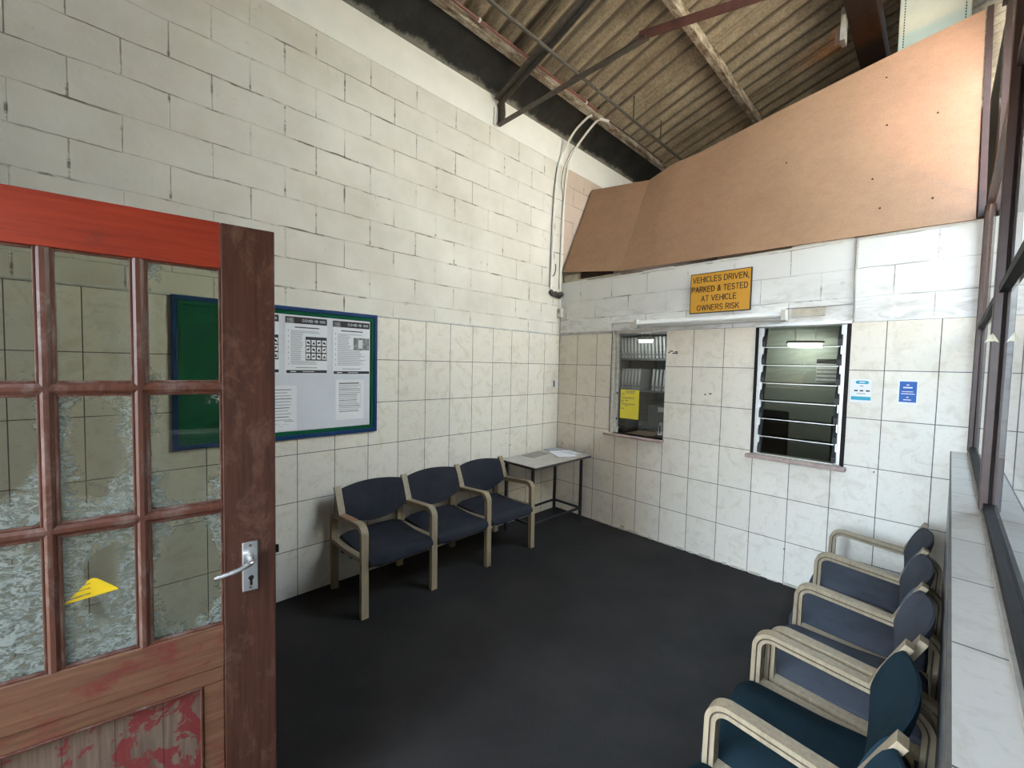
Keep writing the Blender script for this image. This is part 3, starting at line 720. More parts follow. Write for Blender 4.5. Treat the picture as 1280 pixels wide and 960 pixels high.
# louvre window
w2 = thing('window_2', 'louvre window with seven tilted glass blades', 'window', ((W2[0]+W2[1])/2, 0.0, W2[2]), 0, None, 'structure')
ox2, oz2 = (W2[0]+W2[1])/2, W2[2]
def r2(mb): return mb.xform(lambda x, y, z: (x-ox2, y, z-oz2))
mb = MB()
for a, b, m_ in ((W2[0]-0.004, W2[0]+0.012, 'frame_black'), (W2[1]-0.018, W2[1]+0.006, 'frame_black')):
    mb.box(a, b, -0.006, 0.07, W2[2], W2[3], M[m_], 0.002)
mb.box(W2[0]-0.006, W2[1]+0.006, -0.008, 0.07, W2[3]-0.018, W2[3]+0.006, M['alu'], 0.002)
r2(mb).build('window_frame', w2)
for a, b in ((W2[0]+0.014, W2[0]+0.052), (W2[1]-0.050, W2[1]-0.019)):
    mb = MB(); mb.box(a, b, 0.012, 0.05, W2[2]+0.002, W2[3]-0.02, M['alu'], 0.002); mb.box(a+0.010, a+0.013, 0.008, 0.013, W2[2]+0.002, W2[3]-0.02, M['frame_white']); r2(mb).build('side_channel', w2)
NB = 7; pitch = (W2[3]-W2[2]-0.045)/NB
for k in range(NB):
    zt = W2[3]-0.026-k*pitch; zb = zt-pitch-0.012
    yt, yb = 0.052, 0.004
    def q(t): return (yt+(yb-yt)*t, zt+(zb-zt)*t)
    bx0, bx1 = W2[0]+0.058, W2[1]-0.055
    mb = MB(); n = Vector((zt-zb, -(yt-yb))).normalized()*0.0025
    prof = [(yt-n.x, zt-n.y*1), (yt+n.x, zt+n.y), (yb+n.x, zb+n.y), (yb-n.x, zb-n.y)]
    mb.prism(prof, 'x', bx0, bx1, M['glass_louvre'])
    mb.box(bx0, bx1, yb-0.0035, yb-0.0022, zb-0.001, zb+0.004, M['alu'])
    bl = r2(mb).build('blade', w2)
    for a in (bx0-0.014, bx1-0.010):
        mb = MB(); mb.prism([(yt-0.012, zt-0.006), (yt+0.008, zt-0.002), (yb+0.014, zb+0.006), (yb-0.008, zb+0.010), (yb-0.010, zb+0.05)], 'x', a, a+0.024, M['clip']); r2(mb).build('clip', bl)
mb = MB(); mb.box(W2[0]-0.028, W2[1]+0.022, -0.055, 0.12, W2[2]-0.028, W2[2], M['sill_red'], 0.006); mb.box(W2[0], W2[1]-0.01, -0.045, 0.1, W2[2], W2[2]+0.006, M['desk'], 0.002)
r2(mb).build('window_sill', w2)

# ------------------------------------------------------------------ things on the end wall
def backplane(y): return lambda u, v: (u, y, v)
sg = thing('warning_sign', 'amber sign reading vehicles driven, parked & tested at vehicle owners risk', 'sign', (1.708, 0.0, 2.266))
SX0, SX1, SZ0, SZ1 = 1.468, 1.948, 2.098, 2.436
mb = MB(); mb.box(SX0, SX1, -0.012, 0.006, SZ0, SZ1, M['ink'], 0.001)
mb.xform(lambda x, y, z: (x-1.708, y, z-2.266)).build('backing_plate', sg)
mb = MB(); mb.box(SX0+0.007, SX1-0.007, -0.0135, -0.0115, SZ0+0.007, SZ1-0.007, M['sign']); mb.xform(lambda x, y, z: (x-1.708, y, z-2.266)).build('sign_face', sg)
for body, a, b, zc in (('VEHICLES DRIVEN,', 0.045, 0.955, 0.838), ('PARKED & TESTED', 0.035, 0.945, 0.595), ('AT VEHICLE', 0.205, 0.775, 0.365), ('OWNERS RISK', 0.135, 0.825, 0.135)):
    W_ = SX1-SX0; H_ = SZ1-SZ0; mb = MB()
    put_strokes(mb, body, SX0+a*W_, SX0+b*W_, SZ0+zc*H_-0.022, SZ0+zc*H_+0.022, backplane(-0.0140), M['ink'])
    mb.xform(lambda x, y, z: (x-1.708, y, z-2.266)).build('text_line', sg)

lt = thing('batten_light', 'long unlit white fluorescent batten under the amber sign', 'light', (1.585, 0.0, 2.035))
def rl(mb): return mb.xform(lambda x, y, z: (x-1.585, y, z-2.035))
mb = MB(); mb.prism([(0.008, 1.998), (-0.030, 2.005), (-0.035, 2.02), (-0.035, 2.05), (-0.03, 2.062), (0.008, 2.07)], 'x', 0.985, 2.185, M['white'])
rl(mb).build('housing', lt)
mb = MB(); mb.tube([(1.0, -0.052, 2.034), (2.17, -0.052, 2.034)], 0.016, M['tube'], 14); rl(mb).build('tube', lt, 40)
for a in (0.968, 2.172):
    mb = MB(); mb.box(a, a+0.03, -0.075, 0.008, 1.994, 2.076, M['white_dirty'], 0.004); rl(mb).build('end_cap', lt)

tk = thing('cable_trunking', 'thin white cable trunking stepping from the corner to the batten light', 'trunking', (0.68, 0.0, 2.01))
mb = MB(); mb.box(0.012, 0.690, -0.014, 0.007, 1.985, 2.006, M['white'], 0.003); mb.box(0.672, 0.690, -0.014, 0.007, 2.006, 2.075, M['white'], 0.003); mb.box(0.672, 0.966, -0.014, 0.007, 2.058, 2.075, M['white'], 0.003)
mb.xform(lambda x, y, z: (x-0.68, y, z-2.01)).build('channel', tk)
mb = MB(); mb.box(0.06, 0.67, -0.0145, -0.0135, 1.991, 1.993, M['grey_cable']); mb.xform(lambda x, y, z: (x-0.68, y, z-2.01)).build('seam', tk)
mb = MB(); mb.tube(smooth_path([(2.585, 0.0, 2.53), (2.582, -0.003, 2.3), (2.588, -0.003, 2.06), (2.586, -0.003, 1.99)], 6), 0.006, M['grey_cable'], 6)
mb.tube([(2.19, -0.002, 2.088), (2.4, -0.002, 2.086), (2.584, -0.002, 2.09)], 0.004, M['grey_cable'], 6)
tag(mb.build('surface_cable', smooth=40), 'grey cable running down the blocks to the louvre window', 'cable')

# two small notices right of the louvre
def small_notice(x0, z0, w, h, label, kind):
    t = thing('wall_notice', label, 'notice', (x0+w/2, 0, z0+h/2))
    def rr(mb): return mb.xform(lambda x, y, z: (x-x0-w/2, y, z-z0-h/2))
    mb = MB(); mb.box(x0, x0+w, -0.0014, -0.0002, z0, z0+h, M['paper']); rr(mb).build('sheet', t)
    mb = MB(); P = lambda a, b, c, d, m, y=-0.0019: mb.box(x0+a*w, x0+b*w, y, y+0.0006, z0+c*h, z0+d*h, M[m])
    if kind == 0:
        n = 10; a0, a1, c = 0.34, 0.76, 0.86; pts = [(x0+a0*w+0.011*(1+math.cos(R(90+180*i/n)))-0.011, z0+c*h+0.011*math.sin(R(90+180*i/n))) for i in range(n+1)] + [(x0+a1*w+0.011*math.cos(R(-90+180*i/n)), z0+c*h+0.011*math.sin(R(-90+180*i/n))) for i in range(n+1)]
        mb.prism(pts, 'y', -0.0019, -0.0013, M['teal_ink'])
        P(0.42, 0.68, 0.84, 0.88, 'paper', -0.0023)
        P(0.06, 0.98, 0.10, 0.25, 'teal_ink'); P(0.45, 0.62, 0.68, 0.72, 'ink_grey')
        for a, b in ((0.2, 0.36), (0.46, 0.62), (0.74, 0.92)): P(a, b, 0.47, 0.53, 'ink')
        P(0.32, 0.74, 0.36, 0.39, 'ink_grey')
    else:
        P(0.08, 0.93, 0.10, 0.93, 'blue_ink')
        for a, b, c, d in ((0.42, 0.56, 0.77, 0.81), (0.26, 0.72, 0.66, 0.71), (0.2, 0.76, 0.51, 0.535), (0.18, 0.84, 0.42, 0.45), (0.44, 0.56, 0.28, 0.31), (0.3, 0.68, 0.18, 0.21)): P(a, b, c, d, 'paper', -0.0023)
    rr(mb).build('print', t)
small_notice(2.592, 1.420, 0.112, 0.158, 'white notice with teal oval and teal band, right beside the louvre', 0)
small_notice(2.832, 1.423, 0.095, 0.160, 'blue notice with white border, nearest the long window', 1)

# yellow notice inside the service window
yn = thing('yellow_notice', 'yellow paper notice taped inside the small service window', 'notice', (0.885, 0.0485, 1.255))
mb = MB(); mb.box(-0.102, 0.102, -0.0015, -0.0003, -0.145, 0.145, M['yellow_paper']); mb.build('sheet', yn)
mb = MB()
for a, b, z in ((-0.05, 0.06, 0.125), (-0.04, 0.05, 0.110), (-0.085, -0.055, 0.098), (-0.08, 0.05, 0.058), (-0.09, -0.065, 0.03), (-0.05, -0.015, 0.032), (-0.09, -0.07, 0.015), (-0.08, 0.06, -0.003), (-0.05, -0.02, -0.02), (-0.085, -0.06, -0.05)):
    mb.box(a, b, -0.0021, -0.0014, z, z+0.007, M['desk'])
mb.build('print', yn)

# ------------------------------------------------------------------ cables in the corner
mb = MB(); mb.tube(smooth_path([(0.014, -0.183, 2.46), (0.012, -0.170, 2.95), (0.012, -0.150, 3.5), (0.012, -0.11, 3.80), (0.05, -0.055, 3.98), (0.16, -0.02, 4.15), (0.30, 0.01, 4.245), (0.345, 0.02, 4.25)], 8), 0.012, M['cable'], 8)
tag(mb.build('conduit', smooth=40), 'white curved conduit climbing the long wall, the one further from the corner', 'conduit')
mb = MB(); mb.tube(smooth_path([(0.014, -0.026, 2.46), (0.014, -0.016, 3.0), (0.014, 0.008, 3.55), (0.025, 0.05, 3.85), (0.09, 0.085, 4.02), (0.22, 0.12, 4.17), (0.33, 0.15, 4.262), (0.375, 0.185, 4.262), (0.40, 0.25, 4.265)], 8), 0.012, M['cable'], 8)
tag(mb.build('conduit', smooth=40), 'white curved conduit rising in the corner beside the small brown panel', 'conduit')
mb = MB(); mb.tube(smooth_path([(0.02, -0.052, 2.48), (0.018, -0.045, 3.0), (0.02, -0.028, 3.45), (0.022, -0.06, 3.62), (0.025, -0.022, 3.82), (0.06, 0.03, 3.96), (0.12, 0.06, 4.06)], 8), 0.0035, M['cable_dark'], 6)
mb.tube(smooth_path([(0.012, -0.204, 2.48), (0.012, -0.196, 3.0), (0.012, -0.174, 3.5), (0.014, -0.132, 3.78)], 8), 0.0035, M['cable_dark'], 6)
mb.tube(smooth_path([(0.010, -0.160, 2.60), (0.016, -0.13, 2.62), (0.016, -0.11, 2.69), (0.014, -0.115, 2.74)], 6), 0.005, M['cable_dark'], 6)
tag(mb.build('loose_cable', smooth=40), 'thin black cables tied along the two white conduits', 'cable')
mb = MB(); mb.tube(smooth_path([(0.40, 0.25, 4.272), (0.40, 0.6, 4.275), (0.41, 1.0, 4.268), (0.40, 1.5, 4.27)], 6), 0.008, M['steel_dark'], 6)
tag(mb.build('roof_cable', smooth=40), 'brown cable clipped under the roof from the conduit top towards the brown board', 'cable')
mb = MB(); mb.tube(smooth_path([(0.014, -0.195, 2.44), (0.022, -0.16, 2.41), (0.026, -0.11, 2.415), (0.026, -0.06, 2.40), (0.022, -0.03, 2.42), (0.018, 0.0, 2.425)], 6), [0.012]+[0.026]*29+[0.012], M['cable_dark'], 10)
mb.tube(smooth_path([(0.02, -0.17, 2.43), (0.03, -0.1, 2.39), (0.02, -0.02, 2.38)], 6), 0.012, M['cable_dark'], 8)
tag(mb.build('cable_joint', smooth=40), 'black taped cable joint at the foot of the two conduits', 'cable joint')
jb = thing('junction_box', 'small white junction box in the corner above the tiles', 'junction box', (0.03, -0.03, 2.21))
mb = MB(); mb.box(-0.028, 0.028, -0.022, 0.025, -0.05, 0.05, M['white_dirty'], 0.006); mb.build('body', jb)
mb = MB(); mb.box(-0.016, 0.016, -0.026, -0.022, 0.0, 0.032, M['grey_cable'], 0.001); mb.build('cover', jb)
mb = MB(); mb.box(-0.02, 0.02, -0.027, -0.022, -0.043, -0.022, M['white'], 0.002); mb.build('gland', jb)
mb = MB(); mb.tube([(0, 0.005, 0.05), (0, 0.005, 0.17)], 0.006, M['cable'], 6); mb.build('cable', jb, 40)
mb = MB(); mb.tube([(0, 0.008, -0.05), (0, 0.008, -0.225)], 0.006, M['grey_cable'], 6); mb.build('cable', jb, 40)
so = thing('light_switch', 'small white switch on the long wall tiles, close to the corner', 'switch', (0.008, -0.075, 1.42))
mb = MB(); mb.box(0, 0.016, -0.045, 0.045, -0.05, 0.05, M['white'], 0.004); mb.build('plate', so)
mb = MB(); mb.box(0.016, 0.02, -0.032, -0.012, -0.035, 0.035, M['cable_dark'], 0.001); mb.build('rocker', so)

# ------------------------------------------------------------------ notice board
nb = thing('notice_board', 'notice board with blue frame and green baize half hidden by the open door', 'notice board', (0.008, -2.80, 1.53))
BY0, BY1, BZ0, BZ1 = -3.405, -2.19, 1.092, 1.972
def rn(mb): return mb.xform(lambda x, y, z: (x-0.008, y+2.80, z-1.53))
mb = MB(); mb.box(0.009, 0.016, BY0+0.02, BY1-0.02, BZ0+0.02, BZ1-0.02, M['board_green']); rn(mb).build('baize_panel', nb)
def ringframe(y0, y1, z0, z1, w, xa, xb, m):
    mb = MB()
    mb.box(xa, xb, y0, y1, z1-w, z1, m, 0.003); mb.box(xa, xb, y0, y1, z0, z0+w, m, 0.003)
    mb.box(xa, xb, y0, y0+w, z0+w, z1-w, m, 0.003); mb.box(xa, xb, y1-w, y1, z0+w, z1-w, m, 0.003); return mb
rn(ringframe(BY0, BY1, BZ0, BZ1, 0.026, 0.009, 0.030, M['board_blue'])).build('outer_frame', nb)
rn(ringframe(BY0+0.026, BY1-0.026, BZ0+0.026, BZ1-0.026, 0.024, 0.009, 0.024, M['board_green'])).build('inner_frame', nb)
def sideplane(x): return lambda u, v: (x, u, v)
def sheet(name, label, y0, y1, z0, z1, x, mat, fill=None, group=None):
    t = thing(name, label, 'paper', (x, (y0+y1)/2, (z0+z1)/2), 0, group)
    def rr(mb): return mb.xform(lambda a, b, c: (a-x, b-(y0+y1)/2, c-(z0+z1)/2))
    mb = MB(); mb.box(x, x+0.0008, y0, y1, z0, z1, M[mat]); rr(mb).build('sheet', t)
    if fill:
        mb = MB(); fill(mb, x+0.0011); rr(mb).build('print', t)
    return t
sheet('backing_paper', 'large pale backing sheet filling the right part of the notice board', -3.16, -2.245, 1.145, 1.920, 0.0163, 'paper_blue')
def quad(mb, x, y0, y1, z0, z1, m): mb.box(x-0.0002, x+0.0002, y0, y1, z0, z1, M[m])
def covid(y0, y1, z0, z1, variant):
    def fill(mb, x):
        w = y1-y0; h = z1-z0
        quad(mb, x, y0+0.002, y1-0.002, z1-0.048, z1-0.004, 'ink')
        put_strokes(mb, 'COVID-19', y0+0.40*w, y0+0.76*w, z1-0.034, z1-0.018, sideplane(x+0.0006), M['paper'], 0.18)
        quad(mb, x+0.0003, y0+0.81*w, y0+0.95*w, z1-0.034, z1-0.018, 'paper_grey')
        quad(mb, x+0.0001, y0+0.04*w, y0+0.2*w, z1-0.046, z1-0.012, 'photo')
        quad(mb, x, y0+0.22*w, y0+0.80*w, z1-0.076, z1-0.069, 'ink')
        quad(mb, x, y0+0.03*w, y1-0.003, z0+0.006, z0+0.026, 'ink')
        quad(mb, x+0.0003, y0+0.12*w, y0+0.25*w, z0+0.013, z0+0.019, 'paper'); quad(mb, x+0.0003, y0+0.4*w, y0+0.68*w, z0+0.014, z0+0.018, 'paper')
        quad(mb, x, y0+0.25*w, y0+0.75*w, z0+0.040, z0+0.045, 'ink_grey')
        z = z1-0.098; i = 0
        while z > z0+0.062:
            right = 0.90
            if variant != 1 and z1-0.295 < z < z1-0.115: right = 0.42
            if variant == 1 and z1-0.205 < z < z1-0.105: right = 0.48
            L_ = random.uniform(0.75, 1.0)
            quad(mb, x, y0+0.13*w, y0+(0.13+(right-0.13)*L_)*w, z, z+0.0032, 'ink_grey')
            if i % 4 == 0: quad(mb, x, y0+0.07*w, y0+0.085*w, z-0.001, z+0.006, 'ink')
            z -= 0.0092; i += 1
        if variant != 1:
            a0, a1, b0, b1 = y0+0.47*w, y0+0.985*w, z1-0.292, z1-0.132
            quad(mb, x, a0, a1, b0, b1, 'ink')
            for r_ in range(3):
                for c_ in range(4):
                    cy = a0+(c_+0.5)*(a1-a0)/4; cz = b0+0.004+(r_+0.5)*(b1-b0-0.02)/3
                    quad(mb, x+0.0004, cy-0.0135, cy+0.0135, cz-0.019, cz+0.019, 'paper')
                    k = (r_*4+c_) % 3
                    if k == 0: mb.add([(x+0.0008, cy-0.010, cz-0.010), (x+0.0008, cy+0.010, cz-0.012), (x+0.0008, cy+0.002, cz+0.010)], [(0, 1, 2)], M['ink'])
                    elif k == 1: quad(mb, x+0.0008, cy-0.009, cy+0.004, cz-0.006, cz+0.004, 'ink'); quad(mb, x+0.0008, cy-0.002, cy+0.010, cz+0.001, cz+0.008, 'ink')
                    else: mb.add([(x+0.0008, cy-0.011, cz-0.002), (x+0.0008, cy+0.010, cz-0.012), (x+0.0008, cy+0.008, cz+0.003), (x+0.0008, cy-0.004, cz+0.011)], [(0, 1, 2, 3)], M['ink'])
        else:
            quad(mb, x, y0+0.55*w, y0+0.985*w, z1-0.205, z1-0.118, 'photo'); quad(mb, x+0.0003, y0+0.68*w, y0+0.80*w, z1-0.195, z1-0.130, 'paper_blue')
    return fill
sheet('covid_notice', 'printed COVID-19 sheet with a twelve picture grid, middle of the notice board', -2.828, -2.558, 1.528, 1.912, 0.0185, 'paper', covid(-2.828, -2.558, 1.528, 1.912, 0), 'COVID-19 sheets on the notice board')
sheet('covid_notice', 'printed COVID-19 sheet with a single photo, at the right end of the notice board', -2.522, -2.248, 1.522, 1.910, 0.0185, 'paper', covid(-2.522, -2.248, 1.522, 1.910, 1), 'COVID-19 sheets on the notice board')
sheet('covid_notice', 'printed COVID-19 sheet cut off by the edge of the open red door', -3.125, -2.862, 1.532, 1.915, 0.0185, 'paper', covid(-3.125, -2.862, 1.532, 1.915, 2), 'COVID-19 sheets on the notice board')
def letter(y0, y1, z0, z1, sig):
    def fill(mb, x):
        w = y1-y0; z = z1-0.03; i = 0
        while z > z0+0.055:
            quad(mb, x, y0+0.12*w, y0+(0.12+0.75*random.uniform(0.8, 1))*w, z, z+(0.007 if not sig and i == 0 else 0.004), 'ink' if i % 3 == 0 else 'ink_grey'); z -= 0.0135 if not sig else 0.020; i += 1
        if sig:
            pts = smooth_path([(x+0.0006, y0+0.35*w, z0+0.035), (x+0.0006, y0+0.45*w, z0+0.05), (x+0.0006, y0+0.55*w, z0+0.025), (x+0.0006, y0+0.62*w, z0+0.045), (x+0.0006, y0+0.78*w, z0+0.04)], 5)
            mb.tube(pts, 0.0008, M['ink_grey'], 4)
            quad(mb, x, y0+0.64*w, y0+0.9*w, z0+0.06, z0+0.065, 'ink_grey')
        else:
            for yy in (y0+0.13*w, y0+0.87*w): quad(mb, x, yy-0.0006, yy+0.0006, z0+0.08, z1-0.02, 'ink_grey')
    return fill
sheet('typed_letter', 'typed letter in a boxed layout under the photo sheet on the notice board', -2.500, -2.292, 1.196, 1.487, 0.0185, 'paper', letter(-2.500, -2.292, 1.196, 1.487, False))
sheet('typed_letter', 'signed typed letter low on the notice board beside the open door', -2.968, -2.757, 1.151, 1.452, 0.0185, 'paper', letter(-2.968, -2.757, 1.151, 1.452, True))

# ------------------------------------------------------------------ side table with papers
TBZ = 0.705
tb = thing('side_table', 'low grey topped table with black square legs in the corner', 'table', (0.30, -0.53, 0))
def rt(mb): return mb.xform(lambda x, y, z: (x-0.30, y+0.53, z))
mb = MB(); mb.box(0.075, 0.545, -0.945, -0.085, TBZ-0.006, TBZ, M['table_top'], 0.002); mb.box(0.076, 0.544, -0.944, -0.086, TBZ-0.026, TBZ-0.006, M['table_edge']); rt(mb).build('table_top', tb)
for x, y in ((0.125, -0.895), (0.475, -0.895), (0.125, -0.16), (0.475, -0.16)):
    mb = MB(); mb.box(x-0.0125, x+0.0125, y-0.0125, y+0.0125, 0, TBZ-0.026, M['table_leg'], 0.002); rt(mb).build('leg', tb)
mb = MB()
for x in (0.125, 0.475): mb.box(x-0.01, x+0.01, -0.883, -0.172, 0.140, 0.160, M['table_leg'], 0.002)
for y in (-0.16, -0.895): mb.box(0.137, 0.463, y-0.01, y+0.01, 0.140, 0.160, M['table_leg'], 0.002)
rt(mb).build('stretcher', tb)
def flat_paper(name, label, cx, cy, w, h, rz, z, mat, thick=0.0015, lines=True, cat='magazine'):
    t = thing(name, label, cat, (cx, cy, z), R(rz))
    mb = MB(); mb.box(-w/2, w/2, -h/2, h/2, 0, thick, M[mat], thick*0.3); mb.build('sheet', t)
    if lines:
        mb = MB()
        for k in range(5):
            mb.box(-w*0.38, w*random.uniform(0.1, 0.38), -h*0.4+k*h*0.16, -h*0.4+k*h*0.16+0.006, thick, thick+0.0004, M['ink_grey'])
        mb.build('print', t)
    return t
flat_paper('magazine', 'grey magazine at the corner end of the low table', 0.215, -0.20, 0.21, 0.29, 80, TBZ, 'paper_grey', 0.006)
flat_paper('magazine', 'pale open leaflet lying in the middle of the low table', 0.34, -0.30, 0.20, 0.28, 62, TBZ+0.0062, 'paper', 0.003)
flat_paper('magazine', 'grey newspaper lying against the wall on the low table', 0.165, -0.52, 0.15, 0.30, 8, TBZ, 'sill_grey', 0.004)
flat_paper('magazine', 'thin grey booklet on top of the leaflet on the low table', 0.36, -0.20, 0.13, 0.19, 75, TBZ+0.0095, 'paper_blue', 0.004)

# ------------------------------------------------------------------ three seat benches
def bench(label, loc, rz, sp, fabric, group):
    t = thing('three_seat_bench', label, 'bench', loc, rz, group)
    SW, ST = 0.046, 0.015
    outer = fillet([(0.030, 0), (0.012, 0.545), (0.520, 0.590), (0.528, 0)], [0.085, 0.06], 9)
    def offs(pts, d):
        out = []
        for i in range(len(pts)):
            a = Vector(pts[max(i-1, 0)]); b = Vector(pts[min(i+1, len(pts)-1)]); dd = (b-a).normalized(); nn = Vector((dd.y, -dd.x)); out.append(tuple(Vector(pts[i])+nn*d))
        return out
    inner = offs(outer, 0.0195)
    for k in range(4):
        y = k*sp
        mb = MB(); mb.strip(outer, y-SW/2, y+SW/2, ST, M['bent']); mb.strip(inner, y-SW/2, y+SW/2, ST-0.002, M['bent']); mb.strip(offs(outer, 0.0102), y-SW/2+0.004, y+SW/2-0.004, 0.0064, M['groove'])
        fr = mb.build('arm_frame', t, 40)
        mb = MB(); mb.strip([(0.055, 0.352), (0.25, 0.352), (0.505, 0.370)], y-SW/2+0.002, y+SW/2-0.002, 0.028, M['bent']); mb.build('side_rail', fr, 40)
        mb = MB(); mb.strip(fillet([(0.165, 0.560), (0.118, 0.665), (0.082, 0.742)], [0.6], 4), y-SW/2, y+SW/2, 0.024, M['bent']); mb.strip([(0.05, 0.525), (0.10, 0.565), (0.165, 0.560)], y-SW/2+0.004, y+SW/2-0.004, 0.018, M['bent']); mb.build('back_post', fr, 40)
        if k == 0 and fabric == 'fab_navy':
            mb = MB(); mb.strip([(0.16, 0.5685), (0.20, 0.5722), (0.33, 0.584), (0.38, 0.5884)], y-SW/2+0.001, y+SW/2-0.001, 0.002, M['bent_red']); mb.build('worn_arm_patch', fr)
    for k in range(3):
        y0 = k*sp+SW/2+0.002; y1 = (k+1)*sp-SW/2-0.002
        # seat cushion: rounded profile in x-z
        prof = fillet([(0.06, 0.330), (0.055, 0.402), (0.30, 0.388), (0.560, 0.396), (0.566, 0.322), (0.50, 0.310), (0.06, 0.330)], [0.02, 0.5, 0.045, 0.02, 0.05], 5)[:-1]
        mb = MB(); ny_ = 8; vs = []; n = len(prof)
        for j in range(ny_+1):
            f = j/ny_; yy = y0+(y1-y0)*f; e = min(f, 1-f)*(y1-y0); ins = 0.012*max(0, 1-e/0.03)**2
            for (px_, pz_) in prof:
                cx_, cz_ = 0.31, 0.36
                px2 = px_-ins*max(-1, min(1, (px_-cx_)/0.2)); pz2 = pz_-ins*max(-1, min(1, (pz_-cz_)/0.03))+(0.006*math.sin(math.pi*f) if pz_ > cz_ else 0)
                vs.append((px2, yy, pz2))
        fs = [list(range(n))[::-1], list(range(ny_*n, ny_*n+n))]
        for j in range(ny_):
            for i in range(n): fs.append((j*n+i, j*n+(i+1) % n, (j+1)*n+(i+1) % n, (j+1)*n+i))
        mb.add(vs, fs, M[fabric]); st = mb.build('seat', t, 50)
        mb = MB(); mb.box(0.09, 0.50, y0+0.01, y1-0.01, 0.300, 0.3235, M['underside'], 0.004); mb.build('seat_base', st)
        # lens-shaped padded backrest, curved in plan
        mb = MB(); nu, nv = 16, 10; vs = []; fs = []
        for side in (1, -1):
            for i in range(nu+1):
                u = -1+2*i/nu; yy = (y0+y1)/2+u*(y1-y0)/2
                zt = 0.726+0.020*(1-u*u); zb = 0.540-0.068*(1-u*u)
                for j in range(nv+1):
                    v = j/nv; z = zb+(zt-zb)*v
                    xc = 0.140-0.36*(z-0.60)-0.030*(1-u*u)
                    edge = min(v, 1-v)*2; th = 0.004+0.019*math.sqrt(max(0, 1-(1-edge)**2))
                    vs.append((xc+side*th, yy, z))
        W = nv+1; O = (nu+1)*W
        for i in range(nu):
            for j in range(nv):
                a = i*W+j; fs.append((a, a+W, a+W+1, a+1)); fs.append((O+a, O+a+1, O+a+W+1, O+a+W))
            for j in (0, nv): a = i*W+j; fs.append((a, O+a, O+a+W, a+W))
        for j in range(nv):
            for i in (0, nu): a = i*W+j; fs.append((a, a+1, O+a+1, O+a))
        mb.add(vs, fs, M[fabric]); mb.build('backrest', t, 50)
    mb = MB()
    for x in (0.12, 0.43): mb.bar((x, 0.02, 0.288), (x, 3*sp-0.02, 0.288), 0.035, 0.022, M['underside'])
    mb.build('cross_rail', t)
    return t
GB = 'linked three seat benches of the waiting room'
bench('navy three seat bench against the tiled wall beside the low table', (0.036, -2.525, 0), 0.0, 0.514, 'fab_navy', GB)
bench('slate blue three seat bench under the long window, farther from the camera', (3.088, -0.235, 0), R(180.6), 0.499, 'fab_slate', GB)
bench('teal three seat bench under the long window, nearest the camera', (3.072, -1.80, 0), R(180.6), 0.499, 'fab_teal', GB)

# ------------------------------------------------------------------ open door
TH_ = R(8.6)
dvec = Vector((math.sin(TH_), math.cos(TH_), 0))
DW, DH, DT = 0.82, 2.030, 0.042
free = Vector((1.5066, -3.2694, 0))
hinge = free-dvec*DW
# local x runs from the hinge to the free edge, local -y faces the camera
door = thing('door_1', 'open red-brown wooden door with nine small panes', 'door', hinge, R(90)-TH_, None, 'structure')
def u(a): return DW+a                                   # distance measured back from the free edge
FY, BY = 0.0, DT                                        # camera face at y = 0, other face behind
def dbox(name, a, b, z0, z1, m, y0=FY, y1=BY, bev=0.003, parent=door, lab=None):
    mb = MB(); mb.box(u(a), u(b), y0, y1, z0, z1, M[m], bev); o = mb.build(name, parent)
    if lab: o['label'] = lab
    return o
dbox('stile', -0.142, 0.0, 0.008, DH, 'stile'); dbox('stile', -DW, -0.682, 0.008, DH, 'stile')
dbox('top_rail', -0.682, -0.142, 1.893, DH, 'red_rail', lab='bright red top rail')
dbox('lock_rail', -0.682, -0.142, 0.655, 0.785, 'brown_rail', lab='brown rail with worn red paint')
dbox('bottom_rail', -0.682, -0.142, 0.008, 0.20, 'brown_rail')
XS = [(-0.142, -0.318), (-0.342, -0.498), (-0.522, -0.682)]
ZS = [(1.893, 1.548), (1.520, 1.176), (1.148, 0.785)]
for a in (-0.330, -0.510):
    mb = MB(); mb.prism([(u(a-0.012), 0.006), (u(a-0.005), 0.0), (u(a+0.005), 0.0), (u(a+0.012), 0.006), (u(a+0.012), 0.036), (u(a-0.012), 0.036)], 'z', 0.785, 1.893, M['muntin']); mb.build('glazing_bar', door)
for z in (1.534, 1.162):
    mb = MB(); mb.prism([(0.006, z-0.014), (0.0, z-0.005), (0.0, z+0.005), (0.006, z+0.014), (0.036, z+0.014), (0.036, z-0.014)], 'x', u(-0.682), u(-0.142), M['muntin']); mb.build('glazing_bar', door)
PR = [[1.25, 2.2, 1.5], [1.02, 0.62, 0.9], [0.95, 0.42, 0.12]]
PC = [[(0.01, -0.02), (0, 0.03), (0, 0.04)], [(0.01, 0.03), (0.005, 0.02), (0, 0.06)], [(0.0, 0.0), (0.0, 0.03), (-0.05, 0.1)]]
panes = {}
for r_, (zt, zb) in enumerate(ZS):
    for c_, (xb, xa) in enumerate(XS):
        hw = (xb-xa)/2; cx = u((xa+xb)/2); cz = (zt+zb)/2; hh = (zt-zb)/2
        mb = MB(); mb.box(-hw-0.003, hw+0.003, 0.019, 0.023, -hh-0.003, hh+0.003, obscured_glass('door_pane_film', PR[r_][c_], *PC[r_][c_]))
        mb.build('pane', door, None, (cx, 0, cz))
        # putty bead
        mb = MB()
        for s in (-1, 1):
            mb.box(s*hw, s*(hw-0.007), 0.006, 0.019, -hh, hh, M['muntin'], 0.002)
            mb.box(-hw+0.007, hw-0.007, 0.006, 0.019, s*hh, s*(hh-0.007), M['muntin'], 0.002)
        mb.build('glazing_bead', door, None, (cx, 0, cz))
